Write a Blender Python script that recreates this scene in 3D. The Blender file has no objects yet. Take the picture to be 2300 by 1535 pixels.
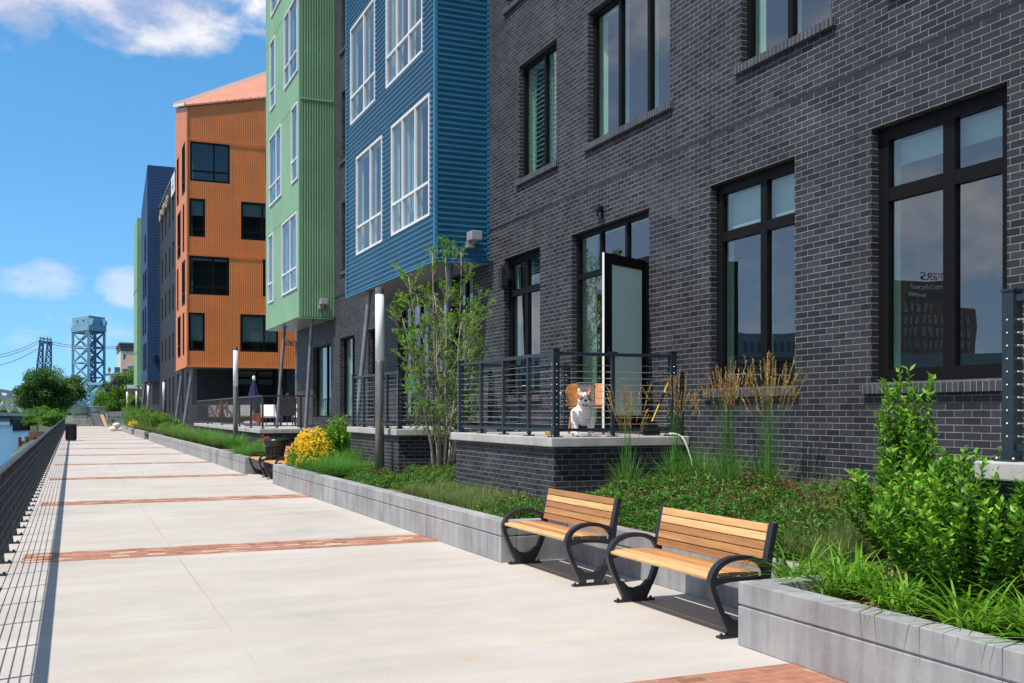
import bpy, bmesh, math, random
import numpy as np
from mathutils import Vector, Matrix, noise as mnoise
random.seed(7); rng = np.random.default_rng(11)
SC = bpy.context.scene; COL = SC.collection
R = math.radians
# ------------------------------------------------------------------ camera model (photo is 2300 wide)
F_PX = 2300.0; HZ = 925.0; CAM_H = 1.68
YAW = math.atan2(987.0, 2300.0); cC, sC = math.cos(YAW), math.sin(YAW)
def ray(px): a = (px-1150.0)/F_PX; return cC*a+sC, cC-sC*a          # world x,y per unit depth
def on_x(px, X):                                                      # depth and y where a ray meets plane x = X
    dx, dy = ray(px); d = X/dx; return d, d*dy
def on_y(px, Y): dx, dy = ray(px); d = Y/dy; return d, d*dx
def zz(py, d): return CAM_H + (HZ-py)*d/F_PX
def at_depth(px, d, py=None):
    dx, dy = ray(px); return (d*dx, d*dy, zz(py, d) if py is not None else 0.0)
def on_ground(px, py, z=0.0):
    d = F_PX*(CAM_H-z)/(py-HZ); dx, dy = ray(px); return (d*dx, d*dy, z)
cam = bpy.data.cameras.new('camera'); camo = bpy.data.objects.new('camera', cam); COL.objects.link(camo)
camo.location = (0, 0, CAM_H); camo.rotation_euler = (R(90), 0, -YAW)
cam.sensor_width = 36; cam.lens = 36*F_PX/2300; cam.shift_y = (HZ-767.5)/2300
cam.clip_start = .05; cam.clip_end = 6000; SC.camera = camo
# ------------------------------------------------------------------ object helpers
ORG = {}
def tag(o, label=None, cat=None, group=None, kind=None):
    if label: o['label'] = label
    if cat: o['category'] = cat
    if group: o['group'] = group
    if kind: o['kind'] = kind
    return o
def thing(name, label, cat, loc=(0, 0, 0), group=None, rz=0):
    o = bpy.data.objects.new(name, None); COL.objects.link(o); o.location = loc; o.rotation_euler = (0, 0, rz)
    o.empty_display_size = .2; o['kind'] = 'thing'; ORG[o.name] = Vector(loc); return tag(o, label, cat, group)
def kids(o): return [c for c in bpy.data.objects if c.parent == o]
def dup(o, loc=None, rz=None, label=None, parent=None, scale=None):
    c = o.copy(); COL.objects.link(c)
    if parent: c.parent = parent
    if loc is not None: c.location = loc
    if rz is not None: c.rotation_euler = (0, 0, rz)
    if scale: c.scale = scale
    if label: c['label'] = label
    for k in list(o.children): dup(k, parent=c)
    return c
def raw_obj(name, me, parent=None):
    o = bpy.data.objects.new(name, me); COL.objects.link(o)
    if parent is not None:
        o.parent = parent; ORG[o.name] = ORG.get(parent.name, Vector((0, 0, 0)))
    return o
class MB:
    def __init__(s): s.v = []; s.f = []; s.m = []; s.t = []
    def add(s, vs, fs, mi=0, tint=0.5):
        b = len(s.v); s.v += [tuple(p) for p in vs]
        for f in fs: s.f.append([i+b for i in f]); s.m.append(mi); s.t.append(tint)
        return s
    def quad(s, a, b, c, d, mi=0, tint=.5): return s.add([a, b, c, d], [(0, 1, 2, 3)], mi, tint)
    def hexa(s, p, mi=0, tint=.5):
        return s.add(p, [(0, 3, 2, 1), (4, 5, 6, 7), (0, 1, 5, 4), (1, 2, 6, 5), (2, 3, 7, 6), (3, 0, 4, 7)], mi, tint)
    def box(s, x0, x1, y0, y1, z0, z1, mi=0, tint=.5):
        return s.hexa([(x0, y0, z0), (x1, y0, z0), (x1, y1, z0), (x0, y1, z0), (x0, y0, z1), (x1, y0, z1), (x1, y1, z1), (x0, y1, z1)], mi, tint)
    def fbox(s, F, u0, u1, v0, v1, d0, d1, mi=0, tint=.5):           # box in a wall frame, d = outward
        P = F.p
        return s.hexa([P(u0, v0, d0), P(u1, v0, d0), P(u1, v0, d1), P(u0, v0, d1), P(u0, v1, d0), P(u1, v1, d0), P(u1, v1, d1), P(u0, v1, d1)], mi, tint)
    def bar(s, a, b, w, h=None, mi=0, up=(0, 0, 1), tint=.5):
        a = Vector(a); b = Vector(b); h = w if h is None else h; t = (b-a).normalized(); up = Vector(up)
        if abs(t.dot(up)) > .98: up = Vector((1, 0, 0))
        l = t.cross(up).normalized()*w/2; u = l.cross(t).normalized()*h/2
        return s.hexa([a-l-u, a+l-u, a+l+u, a-l+u, b-l-u, b+l-u, b+l+u, b-l+u], mi, tint)
    def tube(s, pts, r, n=8, mi=0, caps=True, tint=.5):
        pts = [Vector(p) for p in pts]; k = len(pts)
        rs = r if isinstance(r, (list, tuple)) else [r]*k
        vs = []; prev = None
        for i, p in enumerate(pts):
            t = (pts[min(i+1, k-1)]-pts[max(i-1, 0)]).normalized()
            if prev is None:
                prev = t.cross(Vector((0, 0, 1)) if abs(t.z) < .95 else Vector((1, 0, 0))).normalized()
            prev = (prev-t*prev.dot(t)).normalized(); q = t.cross(prev)
            for j in range(n):
                an = 2*math.pi*j/n; vs.append(p+(prev*math.cos(an)+q*math.sin(an))*rs[i])
        fs = [(i*n+j, i*n+(j+1) % n, (i+1)*n+(j+1) % n, (i+1)*n+j) for i in range(k-1) for j in range(n)]
        if caps: fs += [tuple(range(n-1, -1, -1)), tuple(range((k-1)*n, k*n))]
        return s.add(vs, fs, mi, tint)
    def lathe(s, c, prof, n=16, mi=0):                                # prof: (r, z) from bottom to top
        c = Vector(c); vs = []
        for r, z in prof:
            for j in range(n): an = 2*math.pi*j/n; vs.append(c+Vector((r*math.cos(an), r*math.sin(an), z)))
        k = len(prof); fs = [(i*n+j, i*n+(j+1) % n, (i+1)*n+(j+1) % n, (i+1)*n+j) for i in range(k-1) for j in range(n)]
        fs += [tuple(range(n-1, -1, -1)), tuple(range((k-1)*n, k*n))]
        return s.add(vs, fs, mi)
    def sphere(s, c, r, n=8, m=6, mi=0, sc=(1, 1, 1)):
        prof = []
        c = Vector(c); vs = []
        for i in range(m+1):
            th = math.pi*i/m
            for j in range(n):
                an = 2*math.pi*j/n
                vs.append(c+Vector((r*sc[0]*math.sin(th)*math.cos(an), r*sc[1]*math.sin(th)*math.sin(an), -r*sc[2]*math.cos(th))))
        return s.add(vs, [(i*n+j, i*n+(j+1) % n, (i+1)*n+(j+1) % n, (i+1)*n+j) for i in range(m) for j in range(n)], mi)
    def build(s, name, mats, parent=None, smooth=False, bevel=0, local=False):
        me = bpy.data.meshes.new(name)
        off = Vector((0, 0, 0)) if (parent is None or local) else ORG.get(parent.name, Vector((0, 0, 0)))
        me.from_pydata([Vector(p)-off for p in s.v], [], s.f)
        for m in (mats if isinstance(mats, (list, tuple)) else [mats]): me.materials.append(m)
        me.polygons.foreach_set('material_index', s.m)
        uv = me.uv_layers.new(name='UVMap'); d = []
        V = s.v
        for p in me.polygons:
            n = p.normal; ax = max(range(3), key=lambda i: abs(n[i]))
            for vi in p.vertices:
                q = V[vi]; d += ((q[1], q[2]) if ax == 0 else (q[0], q[2]) if ax == 1 else (q[0], q[1]))
        uv.data.foreach_set('uv', d)
        at = me.attributes.new('tint', 'FLOAT', 'FACE'); at.data.foreach_set('value', s.t)
        if smooth: me.polygons.foreach_set('use_smooth', [True]*len(me.polygons))
        me.update(); o = raw_obj(name, me, parent)
        if bevel:
            b = o.modifiers.new('bevel', 'BEVEL'); b.width = bevel; b.segments = 2; b.limit_method = 'ANGLE'; b.angle_limit = R(40)
        return o
class Frame:                                                          # a wall plane: u along it, v up, d outward
    def __init__(s, O, U, N): s.O = Vector(O); s.U = Vector(U).normalized(); s.N = Vector(N).normalized()
    def p(s, u, v, d=0): return s.O+s.U*u+Vector((0, 0, v))+s.N*d
def FX(X): return Frame((X, 0, 0), (0, 1, 0), (-1, 0, 0))
def FY(Y): return Frame((0, Y, 0), (1, 0, 0), (0, -1, 0))
def np_mesh(name, verts, faces, mats, parent=None, tint=None, mi=None, smooth=False):
    off = Vector((0, 0, 0)) if parent is None else ORG.get(parent.name, Vector((0, 0, 0)))
    v = np.asarray(verts, dtype=np.float32)-np.array(off, dtype=np.float32); f = np.asarray(faces, dtype=np.int32)
    me = bpy.data.meshes.new(name); nv, nf, k = len(v), len(f), f.shape[1]
    me.vertices.add(nv); me.vertices.foreach_set('co', v.ravel())
    me.loops.add(nf*k); me.loops.foreach_set('vertex_index', f.ravel())
    me.polygons.add(nf); me.polygons.foreach_set('loop_start', np.arange(0, nf*k, k, dtype=np.int32))
    for m in (mats if isinstance(mats, (list, tuple)) else [mats]): me.materials.append(m)
    if mi is not None: me.polygons.foreach_set('material_index', np.asarray(mi, dtype=np.int32))
    if smooth: me.polygons.foreach_set('use_smooth', np.ones(nf, dtype=bool))
    me.update(calc_edges=True)
    at = me.attributes.new('tint', 'FLOAT', 'FACE')
    at.data.foreach_set('value', np.asarray(tint if tint is not None else rng.random(nf), dtype=np.float32))
    me.validate(); return raw_obj(name, me, parent)
# ------------------------------------------------------------------ materials
class NT:
    def __init__(s, m): s.t = m.node_tree; s.n = s.t.nodes; s.l = s.t.links
    def a(s, ty, ins=None, **kw):
        n = s.n.new('ShaderNode'+ty)
        for k, v in kw.items(): setattr(n, k, v)
        for k, v in (ins or {}).items():
            sk = n.inputs[k]
            if hasattr(v, 'is_output'): s.l.new(v, sk)
            else: sk.default_value = v
        return n
    def noise(s, vec, scale, detail=4, rough=.55, out='Fac'):
        return s.a('TexNoise', {'Vector': vec, 'Scale': scale, 'Detail': detail, 'Roughness': rough}).outputs[out]
    def math(s, op, a, b=0.0, c=0.0, clamp=False):
        return s.a('Math', {0: a, 1: b, 2: c}, operation=op, use_clamp=clamp).outputs[0]
    def mix(s, f, a, b, bt='MIX'):
        n = s.n.new('ShaderNodeMix'); n.data_type = 'RGBA'; n.blend_type = bt
        for i, v in ((0, f), (6, a), (7, b)):
            if hasattr(v, 'is_output'): s.l.new(v, n.inputs[i])
            else: n.inputs[i].default_value = v
        return n.outputs[2]
    def ramp(s, f, stops):
        n = s.a('ValToRGB', {0: f}); e = n.color_ramp.elements
        while len(e) < len(stops): e.new(.5)
        for q, (p, c) in zip(e, stops): q.position = p; q.color = tuple(c)+(1,) if len(c) == 3 else c
        return n.outputs[0]
    def mr(s, v, a, b, c=0.0, d=1.0):
        return s.a('MapRange', {'Value': v, 'From Min': a, 'From Max': b, 'To Min': c, 'To Max': d}).outputs[0]
def C(r, g, b): return (r, g, b, 1)
def newmat(name):
    m = bpy.data.materials.new(name); m.use_nodes = True; m.node_tree.nodes.clear(); return m, NT(m)
def finish(m, t, sh): o = t.a('OutputMaterial'); t.l.new(sh, o.inputs[0]); return m
def pbr(t, col, rough=.6, metal=0.0, spec=.5, bump=None, bs=.2, bd=.01, **kw):
    ins = {'Base Color': col, 'Roughness': rough, 'Metallic': metal, 'Specular IOR Level': spec}; ins.update(kw)
    if bump is not None: ins['Normal'] = t.a('Bump', {'Height': bump, 'Strength': bs, 'Distance': bd}).outputs[0]
    return t.a('BsdfPrincipled', ins).outputs[0]
def simple(name, col, rough=.5, metal=0.0, var=.12, scale=6.0, spec=.5):
    m, t = newmat(name); tc = t.a('TexCoord').outputs['Object']; n = t.noise(tc, scale, 5)
    k = t.mr(n, .3, .7, 1-var, 1+var); c = t.mix(1.0, C(*col), k, 'MULTIPLY')
    r = t.mr(t.noise(tc, scale*2.3, 3), .3, .7, max(.05, rough-.08), min(1, rough+.08))
    return finish(m, t, pbr(t, c, r, metal, spec))
def brick_mat(name, c1, c2, mortar, bw=.203, rh=.0677, ms=.0042, rough=.45, spec=.5, dirt=.25, bias=0.0, off=.5, rot=False):
    m, t = newmat(name); uv = t.a('TexCoord').outputs['UV']
    wob = t.a('VectorMath', {0: t.a('TexNoise', {'Vector': uv, 'Scale': 3.0, 'Detail': 2.0}).outputs['Color'], 1: (.5, .5, .5)}, operation='SUBTRACT').outputs[0]
    wob = t.a('VectorMath', {0: wob, 'Scale': .006}, operation='SCALE').outputs[0]
    vec = t.a('VectorMath', {0: uv, 1: wob}, operation='ADD').outputs[0]
    b = t.a('TexBrick', {'Vector': vec, 'Color1': C(*c1), 'Color2': C(*c2), 'Mortar': C(*mortar), 'Scale': 1.0, 'Mortar Size': ms, 'Mortar Smooth': .25,
                         'Bias': bias, 'Brick Width': bw, 'Row Height': rh}, offset=off)
    n1 = t.noise(uv, 1.3, 6, .6); n2 = t.noise(uv, 60, 3, .7)
    col = t.mix(1.0, b.outputs['Color'], t.mr(n1, .25, .75, 1-dirt, 1+dirt), 'MULTIPLY')
    col = t.mix(1.0, col, t.mr(n2, .3, .7, .82, 1.18), 'MULTIPLY')
    st = t.noise(t.a('Mapping', {'Vector': uv, 'Scale': (2.2, .22, 1)}).outputs[0], 1.2, 5, .6); col = t.mix(1.0, col, t.mr(st, .3, .7, .86, 1.12), 'MULTIPLY')
    ef = t.noise(uv, .7, 7, .68); col = t.mix(t.mr(ef, .60, .78, 0, .30), col, C(.16, .16, .165)); mv = t.noise(uv, 5, 4, .7)
    col = t.mix(t.math('MULTIPLY', b.outputs['Fac'], t.mr(mv, .35, .65, 0, .42)), col, C(.07, .07, .075))
    h = t.math('ADD', t.math('SUBTRACT', 1.0, b.outputs['Fac']), t.math('MULTIPLY', n2, .25))
    rg = t.math('ADD', t.math('MULTIPLY', b.outputs['Fac'], .4), rough, clamp=True)
    return finish(m, t, pbr(t, col, rg, 0, spec, h, .55, .006))
M = {}
M['brick'] = brick_mat('dark_brick', (.0165, .0195, .026), (.042, .046, .054), (.245, .243, .24), rough=.62, spec=.22)
M['brick_far'] = brick_mat('dark_brick_far', (.026, .030, .038), (.042, .047, .057), (.11, .11, .115), rough=.7, spec=.15)
M['rowlock'] = brick_mat('dark_brick_sill', (.032, .035, .042), (.058, .061, .069), (.27, .265, .255), bw=.0677, rh=.6, off=0.0)
M['redbrick'] = brick_mat('red_brick', (.42, .15, .07), (.52, .22, .11), (.5, .42, .36), ms=.006)
def paver_mat():
    m, t = newmat('clay_pavers'); tc = t.a('TexCoord').outputs['Object']
    b = t.a('TexBrick', {'Vector': tc, 'Color1': C(0, 0, 0), 'Color2': C(1, 1, 1), 'Mortar': C(.5, .5, .5), 'Scale': 1.0, 'Mortar Size': .0035, 'Mortar Smooth': .2,
                         'Brick Width': .203, 'Row Height': .1015})
    col = t.ramp(b.outputs['Color'], [(0, (.19, .085, .055)), (.3, (.37, .155, .095)), (.55, (.29, .125, .08)), (.8, (.41, .21, .14)), (.96, (.50, .37, .28))])
    col = t.mix(b.outputs['Fac'], col, C(.36, .27, .21)); n = t.noise(tc, 9, 6, .65)
    col = t.mix(1.0, col, t.mr(n, .25, .75, .78, 1.22), 'MULTIPLY')
    h = t.math('ADD', t.math('SUBTRACT', 1.0, b.outputs['Fac']), t.math('MULTIPLY', n, .4))
    return finish(m, t, pbr(t, col, .8, 0, .3, h, .5, .006))
M['paver'] = paver_mat()
def paving_mat():
    m, t = newmat('promenade_concrete'); tc = t.a('TexCoord').outputs['Object']
    st = t.a('Mapping', {'Vector': tc, 'Scale': (.35, 1.2, 1)}).outputs[0]
    n1 = t.noise(tc, .45, 8, .6); n2 = t.noise(st, 1.6, 7, .62); n3 = t.noise(tc, 55, 4, .7); n4 = t.noise(tc, 1.1, 5, .5)
    br = t.a('Mapping', {'Vector': tc, 'Rotation': (0, 0, .04), 'Scale': (2, 60, 1)}).outputs[0]; n5 = t.noise(br, 1.5, 3, .6)
    col = t.ramp(n1, [(.3, (.365, .345, .322)), (.43, (.435, .402, .362)), (.55, (.455, .422, .383)), (.72, (.505, .468, .425))])
    col = t.mix(t.mr(n4, .52, .72, 0, .6), col, C(.45, .36, .285))
    col = t.mix(1.0, col, t.mr(n2, .3, .7, .91, 1.07), 'MULTIPLY')
    col = t.mix(1.0, col, t.mr(n3, .3, .7, .88, 1.10), 'MULTIPLY')
    col = t.mix(1.0, col, t.mr(n5, .3, .7, .97, 1.03), 'MULTIPLY')
    sp = t.a('SeparateXYZ', {0: tc})
    def line(v, p, o, w):
        f = t.math('ABSOLUTE', t.math('SUBTRACT', t.math('FLOORED_MODULO', t.math('SUBTRACT', v, o), p), p/2))
        return t.math('LESS_THAN', t.math('SUBTRACT', p/2, f), w)
    jx = line(sp.outputs[0], 5.6, 1.12, .006); jy = line(sp.outputs[1], 2.5, 7.97-.0, .005)
    j = t.math('MAXIMUM', jx, t.math('MULTIPLY', jy, .35))
    brk = t.mr(t.noise(tc, .5, 2), .44, .54, .12, 1)
    col = t.mix(t.math('MULTIPLY', j, t.math('MULTIPLY', brk, .8)), col, C(.36, .25, .16))
    cw = t.a('VectorMath', {0: tc, 1: t.a('VectorMath', {0: t.a('TexNoise', {'Vector': tc, 'Scale': 1.4, 'Detail': 5.0}).outputs['Color'], 'Scale': .7}, operation='SCALE').outputs[0]}, operation='ADD').outputs[0]
    ck = t.a('TexVoronoi', {'Vector': cw, 'Scale': .33}, feature='DISTANCE_TO_EDGE').outputs['Distance']; ck = t.math('MULTIPLY', t.mr(ck, .0012, .003, .5, 0), t.mr(t.noise(tc, .35, 2), .56, .62, 0, .6))
    col = t.mix(ck, col, C(.26, .21, .16))
    spk = t.mr(t.a('TexVoronoi', {'Vector': tc, 'Scale': 2.2}).outputs['Distance'], .008, .016, .55, 1)
    col = t.mix(1.0, col, spk, 'MULTIPLY')
    return finish(m, t, pbr(t, col, .82, 0, .25, t.math('ADD', n3, t.math('MULTIPLY', n5, .6)), .25, .003))
M['paving'] = paving_mat()
def cast_mat(name, base, stain=.3):
    m, t = newmat(name); tc = t.a('TexCoord').outputs['Object']
    st = t.a('Mapping', {'Vector': tc, 'Scale': (7, 7, .8)}).outputs[0]
    n1 = t.noise(st, 1.0, 6, .6); n2 = t.noise(tc, 1.7, 6, .62); n3 = t.noise(tc, 45, 4, .7)
    k = t.mr(n1, .3, .7, 1-stain, 1+stain*.6); col = t.mix(1.0, C(*base), k, 'MULTIPLY')
    col = t.mix(1.0, col, t.mr(n2, .3, .7, .80, 1.15), 'MULTIPLY')
    col = t.mix(t.mr(n2, .58, .72, 0, .35), col, C(.46, .36, .27))
    col = t.mix(1.0, col, t.mr(n3, .3, .7, .94, 1.06), 'MULTIPLY')
    return finish(m, t, pbr(t, col, .8, 0, .3, n3, .3, .003))
M['cast'] = cast_mat('planter_concrete', (.305, .305, .31))
M['slab'] = cast_mat('terrace_concrete', (.42, .41, .395), .15)
M['barrier'] = cast_mat('barrier_concrete', (.52, .48, .42), .3)
def wood_mat():
    m, t = newmat('bench_wood'); tc = t.a('TexCoord').outputs['Object']; at = t.a('Attribute', attribute_name='tint').outputs['Fac']
    off = t.a('CombineXYZ', {0: t.math('MULTIPLY', at, 37.0), 1: t.math('MULTIPLY', at, 11.0), 2: 0.0}).outputs[0]
    v = t.a('VectorMath', {0: t.a('Mapping', {'Vector': tc, 'Scale': (16, 1.1, 16)}).outputs[0], 1: off}, operation='ADD').outputs[0]
    w = t.a('TexWave', {'Vector': v, 'Scale': .6, 'Distortion': 5.0, 'Detail': 4.0, 'Detail Scale': 1.2}).outputs['Fac']; n = t.noise(v, 2.5, 6, .65)
    col = t.ramp(at, [(0, (.22, .09, .038)), (.3, (.35, .16, .065)), (.6, (.50, .25, .095)), (1, (.68, .42, .19))])
    col = t.mix(1.0, col, t.mr(w, 0, 1, .84, 1.1), 'MULTIPLY'); col = t.mix(1.0, col, t.mr(n, .3, .7, .78, 1.18), 'MULTIPLY')
    return finish(m, t, pbr(t, col, .5, 0, .4, w, .08, .002))
M['wood'] = wood_mat()
M['black_metal'] = simple('charcoal_powder_coat', (.018, .020, .025), .42, .0, .2, 9)
M['navy_metal'] = simple('blue_black_powder_coat', (.016, .027, .038), .38, 0, .15, 6)
M['bronze'] = simple('dark_bronze_metal', (.045, .036, .032), .45, 0, .2, 4)
M['galv'] = simple('galvanised_steel', (.20, .215, .235), .45, .3, .25, 3)
M['steel'] = simple('brushed_steel', (.22, .21, .20), .32, .55, .12, 8)
M['wire'] = simple('stainless_cable', (.62, .62, .60), .3, .8, .05, 5)
M['frame_black'] = simple('black_window_frame', (.007, .007, .0075), .5, 0, .1, 4, spec=.12)
M['frame_white'] = simple('white_window_frame', (.72, .73, .74), .45, 0, .06, 4)
M['white'] = simple('white_paint', (.74, .74, .73), .5, 0, .08, 3)
M['trim_cream'] = simple('cream_roof_edge', (.80, .70, .56), .5, 0, .05, 1)
M['cream'] = simple('cream_panel', (.62, .59, .52), .7, 0, .1, 1)
M['greypaint'] = simple('grey_paint', (.30, .30, .31), .5, 0, .12, 3)
M['black_plastic'] = simple('black_plastic', (.010, .010, .011), .3, 0, .3, 14)
M['bluefab'] = simple('navy_fabric', (.004, .014, .055), .85, 0, .25, 7)
M['teal_fabric'] = simple('turquoise_fabric', (.02, .33, .42), .8, 0, .2, 7)
M['yellow'] = simple('yellow_plastic', (.75, .50, .03), .4, 0, .1, 5)
M['orange_plastic'] = simple('orange_plastic', (.75, .13, .03), .5, 0, .1, 5)
M['lime'] = simple('lime_towel', (.55, .6, .08), .9, 0, .2, 9)
M['ply'] = simple('orange_plywood', (.50, .19, .045), .4, 0, .25, 12)
M['greyfab'] = simple('grey_felt', (.15, .14, .145), .95, 0, .2, 20)
M['mesh_dark'] = simple('dark_sling_mesh', (.06, .05, .05), .8, 0, .2, 20)
M['hose'] = simple('white_hose', (.62, .58, .5), .6, 0, .1, 5)
M['teal_steel'] = simple('teal_bridge_steel', (.16, .33, .43), .55, 0, .15, .2)
M['teal_dark'] = simple('dark_teal_steel', (.05, .13, .21), .6, 0, .15, .2)
M['beige_steel'] = simple('beige_bridge_steel', (.50, .47, .40), .6, 0, .2, .2)
M['timber'] = simple('old_dock_timber', (.11, .065, .045), .9, 0, .4, 1.5)
M['plywood'] = simple('tan_plywood', (.38, .24, .12), .8, 0, .2, 2)
M['tarp'] = simple('black_debris_net', (.05, .052, .058), .75, 0, .4, 2)
M['greennet'] = simple('green_windscreen', (.012, .06, .05), .8, 0, .2, 1)
M['roof_brown'] = simple('brown_shingles', (.22, .155, .115), .9, 0, .25, 3)
M['cornice'] = simple('dark_cornice', (.13, .12, .12), .7, 0, .15, 1)
M['dark_room'] = simple('dim_interior', (.10, .105, .105), .9, 0, .2, 1)
M['room_wall'] = simple('glass_tinted_reveal', (.66, .80, .71), .7, 0, .05, 1)  # green cast of light through the glass is put into this colour
M['shade'] = simple('roller_blind', (.52, .56, .56), .9, 0, .05, 2)
M['red_letters'] = simple('red_letters', (.28, .04, .035), .5)
M['gold_letters'] = simple('pale_yellow_letters', (.36, .32, .17), .5)
M['bag'] = simple('white_sack', (.62, .60, .55), .8, 0, .2, 6)
M['bark'] = simple('pale_grey_bark', (.40, .32, .245), .85, 0, .35, 22)
M['bark_dark'] = simple('dark_bark', (.06, .045, .035), .9, 0, .3, 8)
def clad_mat(name, base, rough=.38):
    m, t = newmat(name); tc = t.a('TexCoord').outputs['Object']; n = t.noise(tc, .8, 5); n2 = t.noise(tc, 14, 3)
    col = t.mix(1.0, C(*base), t.mr(n, .3, .7, .90, 1.08), 'MULTIPLY'); col = t.mix(1.0, col, t.mr(n2, .3, .7, .97, 1.03), 'MULTIPLY')
    return finish(m, t, pbr(t, col, rough, 0, .5, t.noise(tc, 1.5, 2), .05, .02))
M['blue'] = clad_mat('blue_metal_cladding', (.020, .135, .235), .40)
M['blue_trim'] = clad_mat('blue_metal_trim', (.035, .21, .35))
M['blue_far'] = clad_mat('deep_blue_cladding', (.006, .045, .125), .6)
M['green'] = clad_mat('green_metal_cladding', (.21, .385, .21), .5)
M['orange'] = clad_mat('orange_metal_cladding', (.66, .20, .045), .5)
M['roof_pink'] = clad_mat('salmon_metal_roof', (.58, .225, .12), .45)
M['soffit'] = clad_mat('grey_metal_soffit', (.22, .235, .25), .3)
def glass_mat(name, tintc, ior, refl=(1, 1, 1), wav=.02):
    m, t = newmat(name); tc = t.a('TexCoord').outputs['Object']
    nm = t.a('Bump', {'Height': t.noise(tc, .9, 2), 'Strength': wav, 'Distance': .1}).outputs[0]
    bf = t.a('NewGeometry').outputs['Backfacing']; fr = t.a('Fresnel', {'IOR': t.mr(bf, 0, 1, ior, 1/ior), 'Normal': nm}).outputs[0]
    tr = t.a('BsdfTransparent', {'Color': C(*tintc)}).outputs[0]
    gl = t.a('BsdfGlossy', {'Color': C(*refl), 'Roughness': .0, 'Normal': nm}).outputs[0]
    return finish(m, t, t.a('MixShader', {0: fr, 1: tr, 2: gl}).outputs[0])
M['glass'] = glass_mat('window_glass', (.62, .80, .71), 2.7)
M['glass_bay'] = glass_mat('bay_window_glass', (.60, .70, .72), 2.0)
M['glass_far'] = glass_mat('far_window_glass', (.4, .5, .48), 1.7)
M['frosted'] = simple('shaded_door_glass', (.56, .70, .61), .25, 0, .05, 30)
def lamp_mat():
    m, t = newmat('opal_lamp_tube'); return finish(m, t, pbr(t, C(.80, .82, .86), .4, 0, .4))
M['opal'] = lamp_mat()
def leaf_mat(name, stops, trans=.35, rough=.5, spec=.35):
    m, t = newmat(name); at = t.a('Attribute', attribute_name='tint').outputs['Fac']
    col = t.ramp(at, stops); p = pbr(t, col, rough, 0, spec)
    tl = t.a('BsdfTranslucent', {'Color': t.mix(1.0, col, C(1.5, 1.55, .75), 'MULTIPLY')}).outputs[0]
    return finish(m, t, t.a('MixShader', {0: trans, 1: p, 2: tl}).outputs[0])
M['leaf_shrub'] = leaf_mat('glossy_shrub_leaf', [(0, (.036, .12, .012)), (.45, (.090, .245, .018)), (.8, (.19, .40, .028)), (1, (.33, .50, .06))], .32, .42)
M['leaf_tree'] = leaf_mat('serviceberry_leaf', [(0, (.05, .15, .018)), (.6, (.12, .28, .030)), (1, (.24, .36, .05))], .4)
M['leaf_dark'] = leaf_mat('dark_tree_leaf', [(0, (.024, .075, .018)), (.5, (.065, .15, .034)), (1, (.15, .26, .065))], .3)
M['leaf_mid'] = leaf_mat('mid_green_leaf', [(0, (.035, .11, .016)), (.5, (.085, .21, .026)), (1, (.20, .33, .05))], .35)
M['leaf_cover'] = leaf_mat('ground_cover_leaf', [(0, (.028, .105, .02)), (.6, (.078, .205, .03)), (1, (.17, .31, .055))], .3)
M['grass_green'] = leaf_mat('green_blade', [(0, (.045, .15, .028)), (.6, (.10, .27, .045)), (1, (.24, .38, .10))], .35)
M['grass_lily'] = leaf_mat('lily_blade', [(0, (.05, .16, .015)), (.6, (.13, .31, .025)), (.92, (.24, .42, .045)), (1, (.50, .48, .10))], .35)
M['grass_pale'] = leaf_mat('pale_meadow_blade', [(0, (.07, .14, .035)), (.6, (.15, .22, .07)), (1, (.34, .34, .16))], .35)
M['plume'] = leaf_mat('tan_plume', [(0, (.30, .17, .06)), (.6, (.45, .28, .11)), (1, (.60, .43, .22))], .3, .8)
M['spent'] = leaf_mat('spent_flower', [(0, (.05, .028, .014)), (.55, (.12, .058, .018)), (.9, (.26, .13, .02)), (1, (.45, .26, .03))], .1, .8)
M['petal'] = leaf_mat('golden_petal', [(0, (.85, .45, .004)), (.6, (.95, .62, .008)), (1, (.97, .74, .04))], .2, .7)
M['pink'] = leaf_mat('pink_petal', [(0, (.45, .05, .10)), (1, (.65, .15, .22))], .2, .7)
def soil_mat():
    m, t = newmat('bark_mulch'); tc = t.a('TexCoord').outputs['Object']
    v = t.a('TexVoronoi', {'Vector': t.a('Mapping', {'Vector': tc, 'Scale': (28, 55, 28)}).outputs[0], 'Scale': 1.0}); n = t.noise(tc, 6, 6, .65)
    sp = t.a('SeparateColor', {0: v.outputs['Color']}).outputs[0]
    col = t.ramp(sp, [(0, (.055, .030, .018)), (.5, (.13, .075, .042)), (.85, (.24, .15, .09)), (1, (.36, .26, .17))])
    col = t.mix(1.0, col, t.mr(n, .3, .7, .7, 1.2), 'MULTIPLY')
    return finish(m, t, pbr(t, col, .95, 0, .1, v.outputs['Distance'], .8, .02))
M['soil'] = soil_mat()
def water_mat():
    m, t = newmat('river_water'); tc = t.a('TexCoord').outputs['Object']
    n = t.noise(t.a('Mapping', {'Vector': tc, 'Scale': (.5, 1.0, 1)}).outputs[0], 1.6, 6, .6)
    return finish(m, t, pbr(t, C(.020, .045, .07), .16, 0, .35, n, .7, .14))
M['water'] = water_mat()
M['land'] = simple('far_ground', (.10, .12, .06), .95, 0, .4, .05)
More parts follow.
